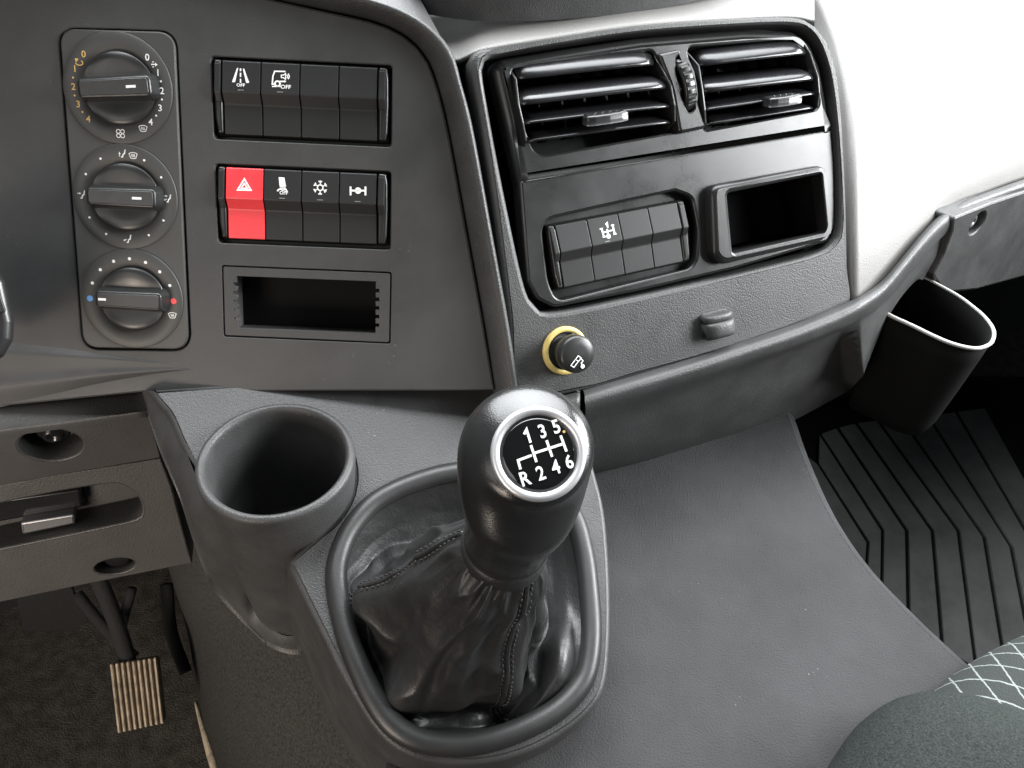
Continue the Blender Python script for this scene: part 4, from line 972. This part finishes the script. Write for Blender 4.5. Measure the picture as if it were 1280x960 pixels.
mb = MB(); mb.lathe(FK2, c2_, [(0.011, -0.015), (0.011, -0.010), (0.008, -0.008), (0.0, -0.008)], 24); mb.build('bolt', 'gloss', kp)

# dark bracketry under the dashboard
br = thing('pedal_bracket', 'dark metal bracket and linkage hanging above the pedal', 'bracket', at_depth((150, 760), 1.0))
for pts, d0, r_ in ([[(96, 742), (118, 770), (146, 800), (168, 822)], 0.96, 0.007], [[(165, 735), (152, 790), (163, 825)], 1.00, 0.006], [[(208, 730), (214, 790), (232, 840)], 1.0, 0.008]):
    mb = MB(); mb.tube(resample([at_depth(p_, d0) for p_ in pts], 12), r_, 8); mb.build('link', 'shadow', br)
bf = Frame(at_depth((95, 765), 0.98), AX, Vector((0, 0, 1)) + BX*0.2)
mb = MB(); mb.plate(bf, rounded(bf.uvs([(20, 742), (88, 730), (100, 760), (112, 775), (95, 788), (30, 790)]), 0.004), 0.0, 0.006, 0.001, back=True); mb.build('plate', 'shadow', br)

# ================================================================== accelerator pedal
pc = at_depth((172, 868), 0.90)
PF = Frame(pc, AX*0.985 + BX*0.05, BX*0.78 + Vector((0, 0, 0.62)))
pe = thing('accelerator_pedal', 'worn tan ribbed accelerator pedal in the dark footwell', 'pedal', pc - PF.n*0.06)
q = PF.uvs([(137, 830), (198, 821), (207, 903), (147, 916)])
mb = MB(); mb.plate(PF, rounded(q, 0.004), 0.0, 0.012, 0.002, back=True); mb.build('pad', 'pedal_groove', pe)
for k in range(9):
    a, b = (k+0.12)/9, (k+0.66)/9
    L = lambda s, e: (q[0][0]*(1-s)+q[1][0]*s, q[0][1]*(1-s)+q[1][1]*s) if e else (q[3][0]*(1-s)+q[2][0]*s, q[3][1]*(1-s)+q[2][1]*s)
    mb = MB(); mb.plate(PF, rounded([L(a, 0), L(b, 0), L(b, 1), L(a, 1)], 0.0008), 0.0035, 0.004, 0.0010, seg=2); mb.build('rib', 'pedal', pe)
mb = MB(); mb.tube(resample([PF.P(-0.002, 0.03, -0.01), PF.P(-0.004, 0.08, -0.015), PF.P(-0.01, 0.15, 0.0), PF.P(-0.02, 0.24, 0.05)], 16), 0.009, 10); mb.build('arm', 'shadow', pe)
# trim strip at the edge of the driver's carpet
sp = MB(); sp.tube(resample([at_z(p_, 0.010) for p_ in ((244, 876), (249, 895), (258, 925), (270, 965), (290, 1040))], 24), [0.0015+0.0035*min(1, k/10) for k in range(24)], 8)
so = sp.build('carpet_trim', 'pedal'); so['label'] = 'tan worn trim strip along the edge of driver carpet'; so['category'] = 'trim strip'

# ================================================================== rubber mat in the passenger's footwell
FR = Frame((0, 0, 0.0), AX, BX)
rm = thing('floor_mat', 'black rubber floor mat with bent parallel grooves', 'floor mat', at_z((1150, 680), 0.0))
mo = FR.uvs([(985, 520), (1130, 470), (1300, 470), (1420, 700), (1420, 900), (1160, 900), (1040, 720)], 0.012)
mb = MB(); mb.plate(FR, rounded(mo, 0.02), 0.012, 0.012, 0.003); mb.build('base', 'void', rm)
G = [[(985, 580), (1042, 690), (1050, 790)], [(1022.5, 581), (1085, 679), (1080, 745)], [(1024.6, 543), (1102.5, 663), (1100, 790)], [(1046.7, 535), (1133, 664), (1136, 800)], [(1070, 529), (1165, 664), (1178, 810)], [(1097, 526), (1197.5, 664), (1220, 835)], [(1127, 524), (1230, 672), (1256, 830)], [(1160, 520), (1264, 685), (1292, 830)], [(1195, 515), (1300, 695), (1332, 840)], [(1232, 510), (1340, 705), (1375, 850)]]
G[0] = [(990, 556), (1052, 668), (1048, 780)]
for i in range(len(G)-1):
    a = [Vector(v) for v in FR.uvs(G[i], 0.017)]; b = [Vector(v) for v in FR.uvs(G[i+1], 0.017)]
    g_ = 0.0022
    A = []; Bq = []
    for va, vb in zip(a, b):
        d = (vb-va).normalized(); A.append(va+d*g_); Bq.append(vb-d*g_)
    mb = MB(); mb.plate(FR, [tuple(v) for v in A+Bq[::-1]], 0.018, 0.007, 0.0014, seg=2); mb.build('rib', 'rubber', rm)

# ================================================================== seat
st = thing('cab_seat', 'dark velour seat corner with pale diamond pattern behind its bolster', 'seat', at_z((1240, 1000), 0.30))
def cushion(name, path, radii, material, parent, squash=0.8, n=40):
    """thick rounded roll along a path: an upholstered bolster"""
    P = resample(path, 60); R_ = [v.x for v in resample([(r, 0, 0) for r in radii], 60)]
    rows = []
    for i, p in enumerate(P):
        t = (P[min(i+1, 59)]-P[max(i-1, 0)]).normalized(); side = t.cross(Vector((0, 0, 1))).normalized(); upv = side.cross(t)
        rows.append([p + (side*cos(2*pi*k/n) + upv*sin(2*pi*k/n)*squash)*R_[i] for k in range(n)])
    mb = MB(); Rw = mb.grid(rows, cu=True); mb.face(Rw[0][::-1]); mb.face(Rw[-1])
    uvl = mb.bm.loops.layers.uv.new('uv')
    idx = {}
    for i, r in enumerate(Rw):
        for j, v in enumerate(r): idx[v] = (i/59, j/n)
    for f in mb.bm.faces:
        js = [idx[l.vert][1] for l in f.loops]; wrap = max(js)-min(js) > 0.5
        for l in f.loops:
            a, b = idx[l.vert]; l[uvl].uv = (a, b+1 if wrap and b < 0.5 else b)
    return mb.build(name, material, parent, fix=True)
def check_material():
    m = mat('checked_seat_fabric', (0.040, 0.045, 0.043), 0.95, bump=[('noise', 900, 0.6, 0.001)])
    nt = m.node_tree; b = nt.nodes['Principled BSDF']
    uv = nt.nodes.new('ShaderNodeUVMap'); sep = nt.nodes.new('ShaderNodeSeparateXYZ'); nt.links.new(uv.outputs[0], sep.inputs[0])
    def math_(op, a, bb):
        n = nt.nodes.new('ShaderNodeMath'); n.operation = op
        for i, x in enumerate((a, bb)):
            if x is None: continue
            if isinstance(x, (int, float)): n.inputs[i].default_value = x
            else: nt.links.new(x, n.inputs[i])
        return n.outputs[0]
    nz = nt.nodes.new('ShaderNodeTexNoise'); nz.inputs['Scale'].default_value = 220; tc = nt.nodes.new('ShaderNodeTexCoord'); nt.links.new(tc.outputs['Object'], nz.inputs['Vector'])
    U = math_('MULTIPLY', sep.outputs[0], 15.0); V = math_('MULTIPLY', sep.outputs[1], 12.0)
    jit = math_('MULTIPLY', nz.outputs['Fac'], 0.12)
    masks = []
    for s, k in ((1, 0.35), (-1, 0.35)):
        q = math_('ADD', math_('ADD', U, math_('MULTIPLY', V, s*k*2.2)), jit)
        fr_ = math_('FRACT', q, None); masks.append(math_('LESS_THAN', fr_, 0.07))
    mk_ = math_('MAXIMUM', masks[0], masks[1])
    mx = nt.nodes.new('ShaderNodeMix'); mx.data_type = 'RGBA'; mx.inputs['A'].default_value = (0.024, 0.028, 0.027, 1); mx.inputs['B'].default_value = (0.20, 0.22, 0.21, 1)
    nt.links.new(mk_, mx.inputs['Factor']); nt.links.new(mx.outputs['Result'], b.inputs['Base Color'])
    return m
M['check'] = check_material()
cushion('bolster', [at_z((1030, 1190), 0.47), at_z((1130, 1075), 0.485), at_z((1200, 990), 0.490), at_z((1300, 1030), 0.485), at_z((1420, 1130), 0.47)], [0.055, 0.060, 0.060, 0.060, 0.055], 'velour', st, 0.75)
cushion('cushion_centre', [at_z((1180, 1050), 0.47), at_z((1256, 945), 0.474), at_z((1350, 890), 0.480), at_z((1480, 840), 0.485)], [0.05, 0.056, 0.058, 0.056], 'check', st, 0.8)

# ================================================================== edge of the steering column at the left
sw_ = thing('column_housing', 'black moulded steering column housing beside the heater dials', 'steering column', at_depth((-20, 400), 0.49))
CFm = Frame(at_depth((-10, 390), 0.47), CW @ Vector((1, 0, -0.55)), CW @ Vector((0, 1, 0.1)))
o_ = rounded(CFm.uvs([(-120, 300), (-12, 330), (6, 352), (17, 402), (16, 425), (4, 446), (-30, 466), (-120, 470)]), 0.004)
mb = MB(); mb.plate(CFm, o_, 0.0, 0.06, 0.005, seg=5, taper=-0.004); mb.build('shell', 'satin', sw_)
mb = MB(); mb.plate(CFm, rounded(CFm.uvs([(-100, 330), (-6, 350), (9, 392), (-100, 380)], 0.001), 0.002), 0.0012, 0.003, 0.0008); mb.build('button', 'switch', sw_)
